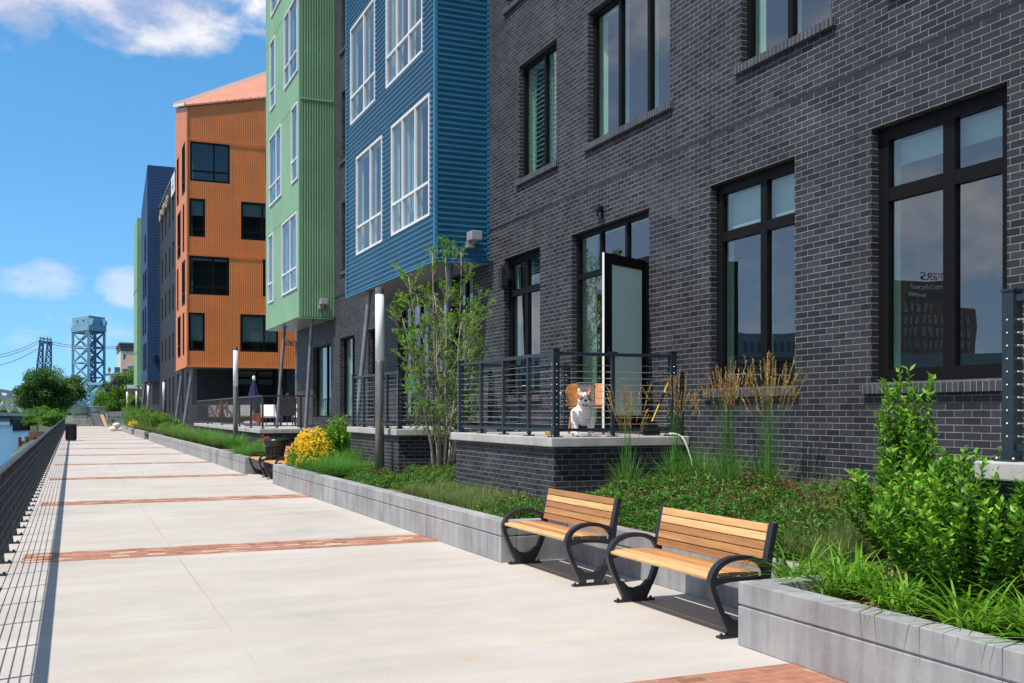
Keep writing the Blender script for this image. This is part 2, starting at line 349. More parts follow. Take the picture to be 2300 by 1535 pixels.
# ------------------------------------------------------------------ sky and sun
SUN_EL, SUN_AZ = R(62.5), Vector((-.952, -.305, 0)).normalized()
sd = Vector((SUN_AZ.x*math.cos(SUN_EL), SUN_AZ.y*math.cos(SUN_EL), math.sin(SUN_EL)))
sl = bpy.data.lights.new('sun', 'SUN'); sl.energy = 4.8; sl.angle = R(.5); sl.color = (1, .945, .87)
so = bpy.data.objects.new('sun', sl); COL.objects.link(so); so.rotation_euler = (-sd).to_track_quat('-Z', 'Y').to_euler(); so.location = (-30, -10, 60)
W = bpy.data.worlds.new('World'); SC.world = W; W.use_nodes = True; W.node_tree.nodes.clear(); t = NT(W)
g = t.a('TexCoord').outputs['Generated']; sp = t.a('SeparateXYZ', {0: g}); X, Y, Z = sp.outputs
lift = t.a('VectorMath', {0: t.a('VectorMath', {0: g, 1: (1, 1, .86)}, operation='MULTIPLY').outputs[0], 1: (0, 0, .13)}, operation='ADD').outputs[0]
sky = t.a('TexSky', {'Vector': lift}, sky_type='NISHITA', sun_disc=False, sun_elevation=SUN_EL, sun_rotation=math.atan2(SUN_AZ.x, SUN_AZ.y), air_density=1.0, dust_density=.25, ozone_density=4.0, altitude=50)
skc = t.a('HueSaturation', {'Hue': .490, 'Saturation': 1.22, 'Value': 1.28, 'Color': sky.outputs[0]}).outputs[0]
bg1 = t.a('Background', {0: skc, 1: .135}).outputs[0]
ys = t.math('MAXIMUM', Y, .02); u = t.math('DIVIDE', X, ys); v = t.math('DIVIDE', Z, ys)
cv = t.a('Mapping', {'Vector': g, 'Scale': (1, 1, 1.7)}).outputs[0]
cv = t.a('VectorMath', {0: cv, 1: t.a('VectorMath', {0: t.a('TexNoise', {'Vector': cv, 'Scale': 7.0, 'Detail': 4.0}).outputs['Color'], 'Scale': .06}, operation='SCALE').outputs[0]}, operation='ADD').outputs[0]
n1 = t.noise(cv, 9.0, 9, .58); n2 = t.noise(cv, 4.2, 8, .56); n3 = t.noise(cv, 26, 7, .6)
def ell(uc, vc, ru, rv):
    a = t.math('POWER', t.math('DIVIDE', t.math('SUBTRACT', u, uc), ru), 2.0); b = t.math('POWER', t.math('DIVIDE', t.math('SUBTRACT', v, vc), rv), 2.0)
    return t.math('SUBTRACT', 1.0, t.math('ADD', a, b), clamp=True)
front = t.math('GREATER_THAN', Y, .05)
m1 = t.math('MAXIMUM', ell(.06, .402, .145, .088), t.math('MULTIPLY', ell(-.05, .378, .06, .085), .95))
m1 = t.math('MAXIMUM', m1, t.math('MULTIPLY', ell(.155, .385, .07, .04), .6))
m2 = t.math('MAXIMUM', ell(-.028, .118, .045, .026), ell(.048, .115, .034, .028)); m2 = t.math('MAXIMUM', m2, t.math('MULTIPLY', ell(.0, .065, .10, .03), .6))
m2 = t.math('MAXIMUM', m2, t.math('MULTIPLY', ell(.0, .155, .07, .012), .25))
d1 = t.mr(t.math('ADD', t.math('ADD', t.math('MULTIPLY', n1, .95), t.math('MULTIPLY', n3, .30)), t.math('MULTIPLY', m1, .42)), .77, .97)
d2 = t.mr(t.math('ADD', t.math('ADD', t.math('MULTIPLY', n1, .75), t.math('MULTIPLY', n3, .5)), t.math('MULTIPLY', m2, .40)), .82, 1.06, 0, .55)
d1 = t.math('MULTIPLY', t.math('MULTIPLY', d1, front), t.math('GREATER_THAN', m1, 0.0)); d2 = t.math('MULTIPLY', t.math('MULTIPLY', d2, front), t.math('GREATER_THAN', m2, 0.0))
west = t.mr(X, -.15, -.35); d3 = t.math('MULTIPLY', t.mr(n2, .46, .62, .5, .95), west)
den = t.math('MAXIMUM', t.math('MAXIMUM', d1, d2), d3, clamp=True)
shade = t.mr(t.math('ADD', n1, t.math('MULTIPLY', t.math('SUBTRACT', v, .375), 2.6)), .42, .66)
shade = t.math('MAXIMUM', shade, t.mr(v, .25, .2, 0, .75))
cc = t.mix(shade, C(.44, .50, .70), C(.96, .96, 1.0)); cc = t.mix(west, cc, t.mix(t.mr(n2, .46, .62), C(.42, .43, .50), C(1.0, .97, .94)))
bg2 = t.a('Background', {0: cc, 1: .92}).outputs[0]
wo = t.a('OutputWorld'); t.l.new(t.a('MixShader', {0: den, 1: bg1, 2: bg2}).outputs[0], wo.inputs[0])
SC.view_settings.view_transform = 'Standard'; SC.view_settings.look = 'None'; SC.view_settings.gamma = 1; SC.view_settings.exposure = 0.25
SC.render.engine = 'CYCLES'; SC.cycles.max_bounces = 8; SC.cycles.transparent_max_bounces = 16
# ------------------------------------------------------------------ ground, promenade, river
def ngon(name, pts, z0, z1, mat, kind='structure'):
    n = len(pts); mb = MB(); mb.add([(x, y, z0) for x, y in pts]+[(x, y, z1) for x, y in pts],
        [list(range(n, 2*n))]+[(i, (i+1) % n, n+(i+1) % n, n+i) for i in range(n)])
    return tag(mb.build(name, mat), kind=kind)
ngon('ground', [(-.95, -80), (-.95, 124), (-2.5, 130), (-6.2, 180), (-14, 430), (-900, 455), (-3000, 900), (-3000, 4500), (4000, 4500), (4000, -80)], -2.4, -.04, M['land'])
mb = MB(); mb.quad((-4000, -400, -2), (4000, -400, -2), (4000, 5000, -2), (-4000, 5000, -2)); tag(mb.build('river', M['water']), kind='structure')
ngon('west_shore', [(-140, -400), (-95, 0), (-100, 150), (-130, 320), (-900, 440), (-4000, 400), (-4000, -400)], -2.3, .3, M['land'])
mb = MB(); mb.box(-.93, 5.45, -30, 118, -.3, 0); mb.box(-.93, 9.5, 118, 128, -.3, 0); tag(mb.build('promenade', M['paving']), kind='structure')
for k in range(0, 16):
    y = 12.95+7.45*(k-1) if k else 5.13; mb = MB(); mb.box(-.53, 4.40-.0065*(y-6)-.005, y-.41, y+.41, -.02, .004)
    tag(mb.build('paver_strip', M['paver']), kind='structure')
def xf(y): return 4.40-.0065*(y-6)
mb = MB(); n = 24; bk = [(60+3.2*i, -.95-(.9+3.2*min(1, i/12))) for i in range(n+1)]
mb.add([(-.96, y, -.05) for y, x in bk]+[(x+.35*math.sin(y*.9), y, -2.1) for y, x in bk], [(i, i+1, n+2+i, n+1+i) for i in range(n)]); tag(mb.build('river_bank', M['land']), kind='structure')
def soilz(x, y):
    s = min(1, max(0, (x-4.7)/2.6)); s = s*s*(3-2*s); amp = .38 if y < 30 else .12
    return .37+amp*s+.025*mnoise.noise(Vector((x*2, y*2, 0)))
mb = MB()
def soil_patch(x0, x1, y0, y1):
    nx = max(2, int((x1-x0)/.2)); ny = max(2, int((y1-y0)/.35)); vs = []
    for j in range(ny+1):
        for i in range(nx+1):
            x = x0+(x1-x0)*i/nx; y = y0+(y1-y0)*j/ny; vs.append((x, y, soilz(x, y)))
    mb.add(vs, [(j*(nx+1)+i, j*(nx+1)+i+1, (j+1)*(nx+1)+i+1, (j+1)*(nx+1)+i) for j in range(ny) for i in range(nx)])
A1 = (6.13, 10.5); A2 = (24.1, 28.1)
soil_patch(4.5, 7.42, -5, A1[0]-.1); soil_patch(5.3, 7.42, A1[0]-.1, A1[1]+.1); soil_patch(4.48, 7.42, A1[1]+.1, A2[0]-.1)
soil_patch(5.2, 7.42, A2[0]-.1, A2[1]+.1); soil_patch(4.4, 7.42, A2[1]+.1, 33.3); soil_patch(4.35, 5.75, 33.3, 52.7); soil_patch(4.15, 7.42, 52.7, 63.5); soil_patch(4.0, 7.42, 63.5, 112)
tag(mb.build('planting_soil', M['soil'], smooth=True), kind='structure')
# ------------------------------------------------------------------ planters
def wall_piece(mb, x0, x1, y0, y1, h=.46, j=0, sk=0.0):
    e = .012
    def bx(a0, a1, b0, b1, z0, z1):
        s0, s1 = sk*(b0-y0)/(y1-y0), sk*(b1-y0)/(y1-y0)
        mb.hexa([(a0+s0, b0, z0), (a1+s0, b0, z0), (a1+s1, b1, z0), (a0+s1, b1, z0), (a0+s0, b0, z1), (a1+s0, b0, z1), (a1+s1, b1, z1), (a0+s1, b1, z1)])
    def seg(a0, a1, b0, b1):
        bx(a0, a1, b0, b1, 0, .285); bx(a0+e, a1-e, b0+e, b1-e, .285, .299); bx(a0, a1, b0, b1, .299, h)
    if j:
        n = max(1, round((y1-y0)/j)); st = (y1-y0)/n
        for k in range(n): seg(x0, x1, y0+k*st+.003*(k > 0), y0+(k+1)*st-.003*(k < n-1))
    else: seg(x0, x1, y0, y1)
def planter(name, y0, y1, label, r0=None, r1=None, parts=1, step=3.0):
    mb = MB(); n = max(1, round((y1-y0)/step)); st = (y1-y0)/n
    for k in range(n):
        a, b = y0+k*st, y0+(k+1)*st; x = xf(a)
        wall_piece(mb, x, x+.2, a+.003*(k > 0), b-.003*(k < n-1), sk=xf(b)-xf(a))
    if r0: wall_piece(mb, xf(y0)+.203, r0, y0, y0+.18)
    if r1: wall_piece(mb, xf(y1)+.203, r1, y1-.18, y1)
    return tag(mb.build(name, M['cast'], bevel=.012), label, 'planter', 'concrete planters along the promenade')
planter('concrete_planter', -5.9, A1[0], 'grey concrete planter wall at the lower right, holding the big shrub and strappy lilies', r1=5.2)
planter('concrete_planter', A1[1], A2[0], 'long grey concrete planter wall between the front pair of benches and the far pair', r0=5.2, r1=5.15)
planter('concrete_planter', A2[1], 33.5, 'short grey concrete planter just beyond the far benches and the bagged bin', r0=5.1)
planter('concrete_planter', 33.75, 62.6, 'long grey concrete planter in front of the pool deck with the sunbathers', r0=5.6)
planter('concrete_planter', 66.0, 76.0, 'small far concrete planter near the slanted orange building columns')
planter('concrete_planter', 79.0, 100.0, 'farthest grey concrete planter, beside the white sacks at the end of the promenade')
for (y0, y1, x, lb) in ((A1[0]-.18, A1[1]+.18, 5.203, 'low concrete wall right behind the two front benches'), (A2[0]-.18, A2[1]+.18, 5.153, 'low concrete wall behind the two far benches and the bin')):
    mb = MB(); wall_piece(mb, x, x+.17, y0, y1, j=1.5); tag(mb.build('low_wall', M['cast'], bevel=.012), lb, 'wall', 'low walls behind the benches')
# ------------------------------------------------------------------ wall, cladding and window builders
def cells(u0, u1, v0, v1, ops):
    us = sorted({u0, u1, *[q for o in ops for q in o[:2] if u0 < q < u1]}); vs = sorted({v0, v1, *[q for o in ops for q in o[2:4] if v0 < q < v1]})
    for i in range(len(us)-1):
        for j in range(len(vs)-1):
            cu, cv_ = (us[i]+us[i+1])/2, (vs[j]+vs[j+1])/2
            if not any(o[0] < cu < o[1] and o[2] < cv_ < o[3] for o in ops): yield us[i], us[i+1], vs[j], vs[j+1]
def wall(mb, F, u0, u1, v0, v1, ops=(), rev=.17):
    P = F.p
    for a, b, c, d in cells(u0, u1, v0, v1, ops): mb.quad(P(a, c), P(b, c), P(b, d), P(a, d))
    for a, b, c, d in [o[:4] for o in ops]:
        for (p, q) in (((a, c), (b, c)), ((b, c), (b, d)), ((b, d), (a, d)), ((a, d), (a, c))):
            mb.quad(P(*p), P(*q), P(*q, -rev), P(*p, -rev))
def clad(mb, F, u0, u1, v0, v1, ops=(), pitch=.1, dep=.022, horiz=False, top=None):
    prof = [(0, 1), (.30, 1), (.5, 0), (.8, 0), (1.0, 1)] if horiz else [(0, 0), (.38, 0), (.5, 1), (.88, 1), (1.0, 0)]
    lo, hi = (v0, v1) if horiz else (u0, u1); brk = sorted({q for o in ops for q in (o[2:4] if horiz else o[:2])}); pts = []
    k = 0; n = max(1, round((hi-lo)/pitch)); pt = (hi-lo)/n
    seq = [(lo+(i+f)*pt, d*dep) for i in range(n) for f, d in prof[:-1]]+[(hi, prof[0][1]*dep)]
    out = []
    for (a, da), (b, db) in zip(seq, seq[1:]):
        cs = [a]+[q for q in brk if a+1e-6 < q < b-1e-6]+[b]
        for p, q in zip(cs, cs[1:]): out.append((p, da+(db-da)*(p-a)/(b-a), q, da+(db-da)*(q-a)/(b-a)))
    for p, dp, q, dq in out:
        m = (p+q)/2
        if horiz:
            bl = [(o[0], o[1]) for o in ops if o[2] < m < o[3]]; xs = sorted({u0, u1, *[z for b in bl for z in b if u0 < z < u1]})
            for a, b in zip(xs, xs[1:]):
                c = (a+b)/2
                if not any(o0 < c < o1 for o0, o1 in bl): mb.quad(F.p(a, p, dp), F.p(b, p, dp), F.p(b, q, dq), F.p(a, q, dq))
        else:
            bl = [(o[2], o[3]) for o in ops if o[0] < m < o[1]]; xs = sorted({v0, v1, *[z for b in bl for z in b if v0 < z < v1]})
            for a, b in zip(xs, xs[1:]):
                c = (a+b)/2
                if not any(o0 < c < o1 for o0, o1 in bl):
                    b1, b2 = (top(p), top(q)) if top and b == v1 else (b, b); mb.quad(F.p(p, a, dp), F.p(q, a, dq), F.p(q, b2, dq), F.p(p, b1, dp))
def frame_bars(mb, F, a, b, c, d, cols, trans, d0, d1, w, mw):
    mb.fbox(F, a, b, c, c+w, d0, d1); mb.fbox(F, a, b, d-w, d, d0, d1); mb.fbox(F, a, a+w, c+w, d-w, d0, d1); mb.fbox(F, b-w, b, c+w, d-w, d0, d1)
    xs = [a+w]+[a+(b-a)*q for q in cols]+[b-w]
    for q in xs[1:-1]: mb.fbox(F, q-mw/2, q+mw/2, c+w, d-w, d0+.002, d1-.002)
    for tz in trans:
        for p, q in zip(xs, xs[1:]):
            l = p+(mw/2 if p != xs[0] else 0); r = q-(mw/2 if q != xs[-1] else 0); mb.fbox(F, l, r, tz-mw/2, tz+mw/2, d0+.003, d1-.003)
def pane(mb, F, a, b, c, d, e):                                        # one outward facing sheet of glass
    q = [F.p(a, c, e), F.p(b, c, e), F.p(b, d, e), F.p(a, d, e)]
    if (q[1]-q[0]).cross(q[3]-q[0]).dot(F.N) < 0: q.reverse()
    mb.quad(*q)
def window(par, F, rect, cols=(), trans=(), rec=.17, fm='frame_black', gm='glass', w=.06, mw=.06, sill=None, shade=0.0, slats=False, room=.25, dark=True, label=None, curtain=None, name='window'):
    a, b, c, d = rect; mb = MB(); frame_bars(mb, F, a, b, c, d, cols, trans, -rec, -rec+.07, w, mw)
    o = mb.build(name, M[fm], par)
    if label: o['label'] = label
    g_ = MB(); pane(g_, F, a+w*.5, b-w*.5, c+w*.5, d-w*.5, -rec+.03); g_.build('pane', M[gm], o)
    if room:
        r_ = MB()
        k = .4*room; a2, b2, c2, d2 = a+k*.3, b-k, c+.03, d-.03; I = {(a, c): (a2, c2), (b, c): (b2, c2), (b, d): (b2, d2), (a, d): (a2, d2)}  # reveal sides splayed on purpose so the far jamb catches more sun
        for (p, q) in (((a, c), (b, c)), ((b, c), (b, d)), ((b, d), (a, d)), ((a, d), (a, c))): r_.quad(F.p(*p, -rec-.004), F.p(*q, -rec-.004), F.p(*I[q], -rec-room), F.p(*I[p], -rec-room))
        for q in cols:
            y = a+(b-a)*q; r_.quad(F.p(y+mw*.5, c+w, -rec-.004), F.p(y+mw*.5-.045, c+w, -rec-.09), F.p(y+mw*.5-.045, d-w, -rec-.09), F.p(y+mw*.5, d-w, -rec-.004))
        r_.build('window_reveal', M['room_wall'], o)
    if sill:
        s_ = MB(); s_.hexa([F.p(a-.08, c-.115, .055), F.p(b+.08, c-.115, .055), F.p(b+.08, c-.10, -rec+.0), F.p(a-.08, c-.10, -rec+.0), F.p(a-.08, c-.018, .055), F.p(b+.08, c-.018, .055), F.p(b+.08, c-.002, -.0), F.p(a-.08, c-.002, -.0)])
        s_.fbox(F, a+.002, b-.002, c-.02, c+.004, -rec+.07, .0)
        s_.build('sill', M['rowlock'], o, bevel=.006)
    if shade:
        s_ = MB(); s_.fbox(F, a+w, b-w, d-w-shade, d-w, -rec-.10, -rec-.085); s_.build('roller_blind', M['shade'], o)
    if slats:
        s_ = MB(); z = c+w+.05
        while z < d-w: s_.hexa([F.p(a+w, z, -rec-.06), F.p(b-w, z, -rec-.06), F.p(b-w, z+.015, -rec-.095), F.p(a+w, z+.015, -rec-.095)]+[F.p(a+w, z+.006, -rec-.06), F.p(b-w, z+.006, -rec-.06), F.p(b-w, z+.021, -rec-.095), F.p(a+w, z+.021, -rec-.095)]); z += .085
        s_.build('venetian_blind', M['white'], o)
    if curtain:
        s_ = MB(); n = 40; P = [F.p(a+(b-a)*(curtain[0]+(curtain[1]-curtain[0])*i/n), c, -rec-.16-.025*math.sin(i*1.7)) for i in range(n+1)]
        for p, q in zip(P, P[1:]): s_.quad(p, q, q+Vector((0, 0, d-c)), p+Vector((0, 0, d-c)))
        s_.build('curtain', M['shade'], o)
    return o
def WX(p0, p1, X, z0, z1):                                            # a rect on plane x = X between two photo columns
    ya = on_x(p1, X)[1]; yb = on_x(p0, X)[1]; return (ya, yb, z0, z1)
# ------------------------------------------------------------------ the near building
WALL_X = 7.4; FW = FX(WALL_X)
bld = thing('apartment_building', 'dark grey brick apartment block with blue and green metal bays jutting over the planted edge', 'building', (WALL_X, 15, 0))
Z1a, Z1b, TR = 1.97, 4.53, 3.87
wA = WX(1132, 1213, 7.4, Z1a, Z1b); wB = WX(1283, 1458, 7.4, 1.40, Z1b); wC = WX(1595, 1785, 7.4, Z1a, Z1b); wD = WX(1956, 2262, 7.4, Z1a, Z1b)
wE = WX(1012, 1062, 7.4, 1.45, Z1b); wF = WX(893, 962, 7.4, 1.42, 4.3)
s1 = WX(703, 743, 7.4, 1.5, 3.82); s2 = WX(763, 797, 7.4, 1.5, 3.88); s3 = WX(826, 858, 7.4, 1.5, 3.9)
w2A = WX(1165, 1250, 7.4, 5.86, 7.9); w2B = WX(1320, 1505, 7.4, 5.86, 7.9); w2C = WX(1663, 1867, 7.4, 5.86, 7.9); w2D = WX(2010, 2330, 7.4, 5.86, 7.9)
w3A = WX(1138, 1228, 7.4, 9.16, 11.2); w3B = WX(1320, 1505, 7.4, 9.16, 11.2)
gap = [(28.2, 30.2, z, z+2.05) for z in (5.86, 9.16, 12.46)]
ops = [wA, wB, wC, wD, wE, wF, s1, s2, s3, w2A, w2B, w2C, w2D, w3A, w3B]+gap
mb = MB(); wall(mb, FW, -6, 36.8, -.5, 20.5, ops); wall(mb, Frame((0, 36.8, 0), (1, 0, 0), (0, 1, 0)), 7.4, 24, -.5, 20.5); wall(mb, FY(-6), 7.4, 24, -.5, 20.5)
mb.quad((24, -6, -.5), (24, 36.8, -.5), (24, 36.8, 20.5), (24, -6, 20.5)); mb.quad((7.4, -6, 20.5), (24, -6, 20.5), (24, 36.8, 20.5), (7.4, 36.8, 20.5))
mb.build('brick_wall', M['brick'], bld)
mb = MB()
for z in (1.0, 4.85, 8.25, 11.6): mb.box(7.75, 11, -5.8, 36.6, z-.15, z)
mb.quad((10.9, -5.8, 0), (10.9, 36.6, 0), (10.9, 36.6, 15), (10.9, -5.8, 15))
for y in (6.0, 11.0, 15.5, 22.5, 28, 33): mb.box(7.75, 10.9, y, y+.1, 1.0, 15)
mb.build('interior', M['dark_room'], bld)
mb = MB(); mb.fbox(FW, -6, 18.38, 5.148, 5.174, -.01, .004); mb.fbox(FW, 25.3, 31.1, 5.148, 5.174, -.01, .004)
for px in (1597, 1251): y = on_x(px, 7.4)[1]; mb.fbox(FW, y-.006, y+.006, 4.56 if px == 1597 else .9, 5.15, -.01, .004); mb.fbox(FW, y-.006, y+.006, 5.18, 20.4, -.01, .004)
mb.build('expansion_joint', M['black_plastic'], bld)
kw = dict(cols=(.5,), trans=(TR,), sill=True, w=.125, mw=.12, room=.15)
window(bld, FW, wA, **kw); kw['cols'] = (.42,); window(bld, FW, wC, shade=.42, **kw)
window(bld, FW, wD, cols=(.45,), trans=(TR-.02,), sill=True, w=.135, mw=.135, shade=.24, room=.16)
window(bld, FW, wE, cols=(.5,), trans=(TR,), w=.08, mw=.07, shade=.5, room=.12); window(bld, FW, wF, cols=(.36, .66), trans=(3.7,), w=.09, mw=.08, room=.12)
for s in (s1, s2, s3): window(bld, FW, s, cols=(.42,), w=.05, mw=.07, gm='glass_bay', rec=.2)
window(bld, FW, w2A, cols=(.42,), sill=True, slats=True, w=.07, mw=.07, room=.16); window(bld, FW, w2B, cols=(.30, .65), sill=True, w=.07, mw=.08, room=.16); window(bld, FW, w2C, cols=(.5,), sill=True, w=.07, mw=.08, shade=.3, room=.16); window(bld, FW, w2D, cols=(.5,), sill=True, w=.05)
window(bld, FW, w3A, cols=(.5,), sill=True, w=.05); window(bld, FW, w3B, cols=(.36, .68), sill=True, w=.05)
for r_ in gap: window(bld, FW, r_, cols=(.5,), sill=True, w=.05)
# terrace door with its side light; the leaf stands open towards the promenade
a, b, c, d = wB; rec = .17; DT = 3.80; ym = a+.98
mb = MB(); w = .07
mb.fbox(FW, a, a+w, c, d, -rec, -rec+.07); mb.fbox(FW, b-w, b, c, d, -rec, -rec+.07); mb.fbox(FW, a+w, b-w, d-w, d, -rec, -rec+.07); mb.fbox(FW, a+w, b-w, DT, DT+.09, -rec, -rec+.068)
mb.fbox(FW, ym, ym+.1, c, DT, -rec, -rec+.066); mb.fbox(FW, ym+.1, b-w, c, c+.12, -rec, -rec+.064)
for q in (.34, .67): y = a+(b-a)*q; mb.fbox(FW, y-.035, y+.035, DT+.09, d-w, -rec, -rec+.064)
df = mb.build('door_frame', M['frame_black'], bld)
g_ = MB(); pane(g_, FW, a+.03, b-.03, DT+.05, d-.03, -rec+.03); pane(g_, FW, ym+.06, b-.03, c+.06, DT+.04, -rec+.032); g_.build('pane', M['glass'], df)
r_ = MB()
for (p, q) in (((b, c), (b, d)), ((b, d), (a, d)), ((a, d), (a, c))): r_.quad(FW.p(*p, -rec-.004), FW.p(*q, -rec-.004), FW.p(*q, -rec-.3), FW.p(*p, -rec-.3))
r_.build('window_reveal', M['room_wall'], df)
hx, hy = 7.36, a+.06; ex, ey = 6.47, 12.0; L = math.hypot(ex-hx, ey-hy); FD = Frame((hx, hy, 0), (ex-hx, ey-hy, 0), (-(hy-ey)/L*-1, -abs(ex-hx)/L, 0)); FD.N = Vector((0, 0, 1)).cross(FD.U); FD.N = FD.N if FD.N.y < 0 else -FD.N
mb = MB(); zb, zt = 1.42, 3.79; frame_bars(mb, FD, 0, L, zb, zt, (), (), -.022, .022, .08, .08); mb.fbox(FD, .08, L-.08, zb+.08, zb+.2, -.02, .02); mb.fbox(FD, L-.17, L-.08, zb+.2, zt-.08, -.021, .021); mb.fbox(FD, .08, L-.17, zt-.14, zt-.08, -.021, .021)
dl = mb.build('door_leaf', M['frame_black'], bld)
mb = MB(); mb.fbox(FD, .075, L-.075, zb+.19, zt-.075, -.008, .008); mb.build('pane', M['frosted'], dl)
mb = MB(); mb.fbox(FD, L+.001, L+.006, zb, zt, -.016, .016); mb.build('sunlit_edge_strip', M['white'], dl)  # white strip added to paint the sunlit look of the leaf's free edge
mb = MB(); mb.fbox(FD, L-.09, L-.05, 2.35, 2.55, .022, .03); mb.bar(FD.p(L-.07, 2.47, .03), FD.p(L-.07, 2.47, .07), .018); mb.bar(FD.p(L-.075, 2.47, .07), FD.p(L-.22, 2.47, .07), .018); mb.build('handle', M['black_metal'], dl)
# small things fixed on the wall
mb = MB(); y = on_x(1353, 7.4)[1]; mb.fbox(FW, y-.05, y+.05, 4.62, 4.80, .002, .05); mb.bar(FW.p(y-.02, 4.74, .05), FW.p(y-.10, 4.76, .15), .07, .07); mb.fbox(FW, y+.06, y+.12, 4.66, 4.77, .002, .06); mb.build('security_camera', M['black_plastic'], bld)
mb = MB(); y = on_x(1266, 7.4)[1]; z = zz(888, on_x(1266, 7.4)[0]); mb.fbox(FW, y-.05, y+.05, z-.07, z+.06, .002, .045); mb.sphere(FW.p(y, z+.01, .05), .045); mb.build('outdoor_socket', M['greypaint'], bld, bevel=.008)
mb = MB(); mb.fbox(FW, 17.45, 17.6, 4.0, 4.35, .002, .13); mb.fbox(FW, 17.47, 17.58, 3.95, 4.4, .02, .10); mb.build('wall_light', M['black_metal'], bld, bevel=.01)
# ---- blue bay
bX, bY0, bY1, bZ = 6.32, 18.4, 25.2, 4.57; FB = FX(bX)
def bay_row(z): return (z, z+2.36)
bw = [(WX(882, 968, bX, *bay_row(5.44)), (.35, .69)), (WX(803, 861, bX, *bay_row(5.44)), (.44,)), (WX(790, 845, bX, *bay_row(8.72)), (.44,)), (WX(870, 952, bX, *bay_row(8.72)), (.35, .69)),
      (WX(882, 968, bX, *bay_row(12.0)), (.35, .69)), (WX(803, 861, bX, *bay_row(12.0)), (.44,))]
bo = [q[0] for q in bw]
mb = MB(); clad(mb, FB, bY0, bY1, bZ, 17.5, bo, .108, .032, True); clad(mb, FY(bY0), bX, 7.4, bZ, 17.5, (), .108, .032, True); clad(mb, Frame((0, bY1, 0), (1, 0, 0), (0, 1, 0)), bX, 7.4, bZ, 17.5, (), .108, .032, True)
mb.quad((bX, bY0, 17.5), (7.4, bY0, 17.5), (7.4, bY1, 17.5), (bX, bY1, 17.5))
by = mb.build('bay', M['blue'], bld); by['label'] = 'blue corrugated metal bay on slanted columns'
mb = MB(); mb.box(bX-.03, bX+.035, bY0-.03, bY0+.035, bZ-.02, 17.5); mb.box(7.365, 7.398, bY0-.032, bY0-.0, bZ-.02, 17.5); mb.box(bX-.035, bX-.0, bY1-.03, bY1+.03, bZ-.02, 17.5); mb.box(bX-.034, 7.39, bY0-.034, bY0-.0, bZ-.05, bZ-.021); mb.box(bX-.036, bX, bY0, bY1+.03, bZ-.05, bZ-.021); mb.build('trim', M['blue_trim'], by)
mb = MB(); mb.quad((bX, bY0, bZ-.012), (7.4, bY0, bZ-.012), (7.4, bY1, bZ-.012), (bX, bY1, bZ-.012)); mb.build('soffit', M['soffit'], by)
for (r_, cols), cu in zip(bw, ((.55, 1), (0, .3), None, (.0, .25), None, (.2, .7))): window(bld, FB, r_, cols=cols, trans=(r_[2]+.66,), rec=.03, fm='frame_white', gm='glass_bay', w=.052, mw=.048, room=.12, curtain=cu)
# ---- green bay
gX, gY0, gY1 = 6.33, 31.15, 37.0; FG = FX(gX)
gw = [(WX(635, 668, gX, *bay_row(5.46)), (.45,)), (WX(604, 615, gX, *bay_row(5.46)), ()), (WX(606, 633, gX, *bay_row(8.8)), (.42,)), (WX(656, 670, gX, *bay_row(8.8)), ()), (WX(640, 670, gX, *bay_row(12.1)), (.6,)), (WX(608, 619, gX, *bay_row(12.1)), ()), (WX(610, 640, gX, *bay_row(15.3)), (.5,))]
go = [q[0] for q in gw]
mb = MB(); clad(mb, FY(gY0), gX+.03, 7.4, bZ, 18.6, (), .0815, .042)
for a_, b_, c_, d_ in cells(gY0, gY1, bZ, 18.6, go): mb.quad(FG.p(a_, c_), FG.p(b_, c_), FG.p(b_, d_), FG.p(a_, d_))
mb.quad((gX, gY1, bZ), (7.4, gY1, bZ), (7.4, gY1, 18.6), (gX, gY1, 18.6)); mb.quad((gX, gY0, 18.6), (7.4, gY0, 18.6), (7.4, gY1, 18.6), (gX, gY1, 18.6))
gy = mb.build('bay', M['green'], bld); gy['label'] = 'green ribbed metal bay on slanted columns'
mb = MB(); mb.box(gX-.02, gX+.04, gY0-.035, gY0+.03, bZ-.02, 18.6); mb.box(7.36, 7.398, gY0-.034, gY0, bZ-.02, 18.6); mb.box(gX+.04, 7.36, gY0-.06, gY0, 11.18, 11.24); mb.box(gX-.02, 7.395, gY0-.036, gY0+.0, bZ-.05, bZ-.021)
for z in (7.86, 11.19, 14.5):
    for y0_, y1_ in ((gY0+.05, gY1),): mb.box(gX-.006, gX, y0_, y1_, z+.02, z+.035)
mb.build('trim', M['green'], gy)
mb = MB(); mb.quad((gX, gY0, bZ-.012), (7.4, gY0, bZ-.012), (7.4, gY1, bZ-.012), (gX, gY1, bZ-.012)); mb.build('soffit', M['soffit'], gy)
for r_, cols in gw: window(bld, FG, r_, cols=cols, trans=(r_[2]+.66,), rec=.03, fm='frame_white', gm='glass_bay', w=.052, mw=.048, room=.12)
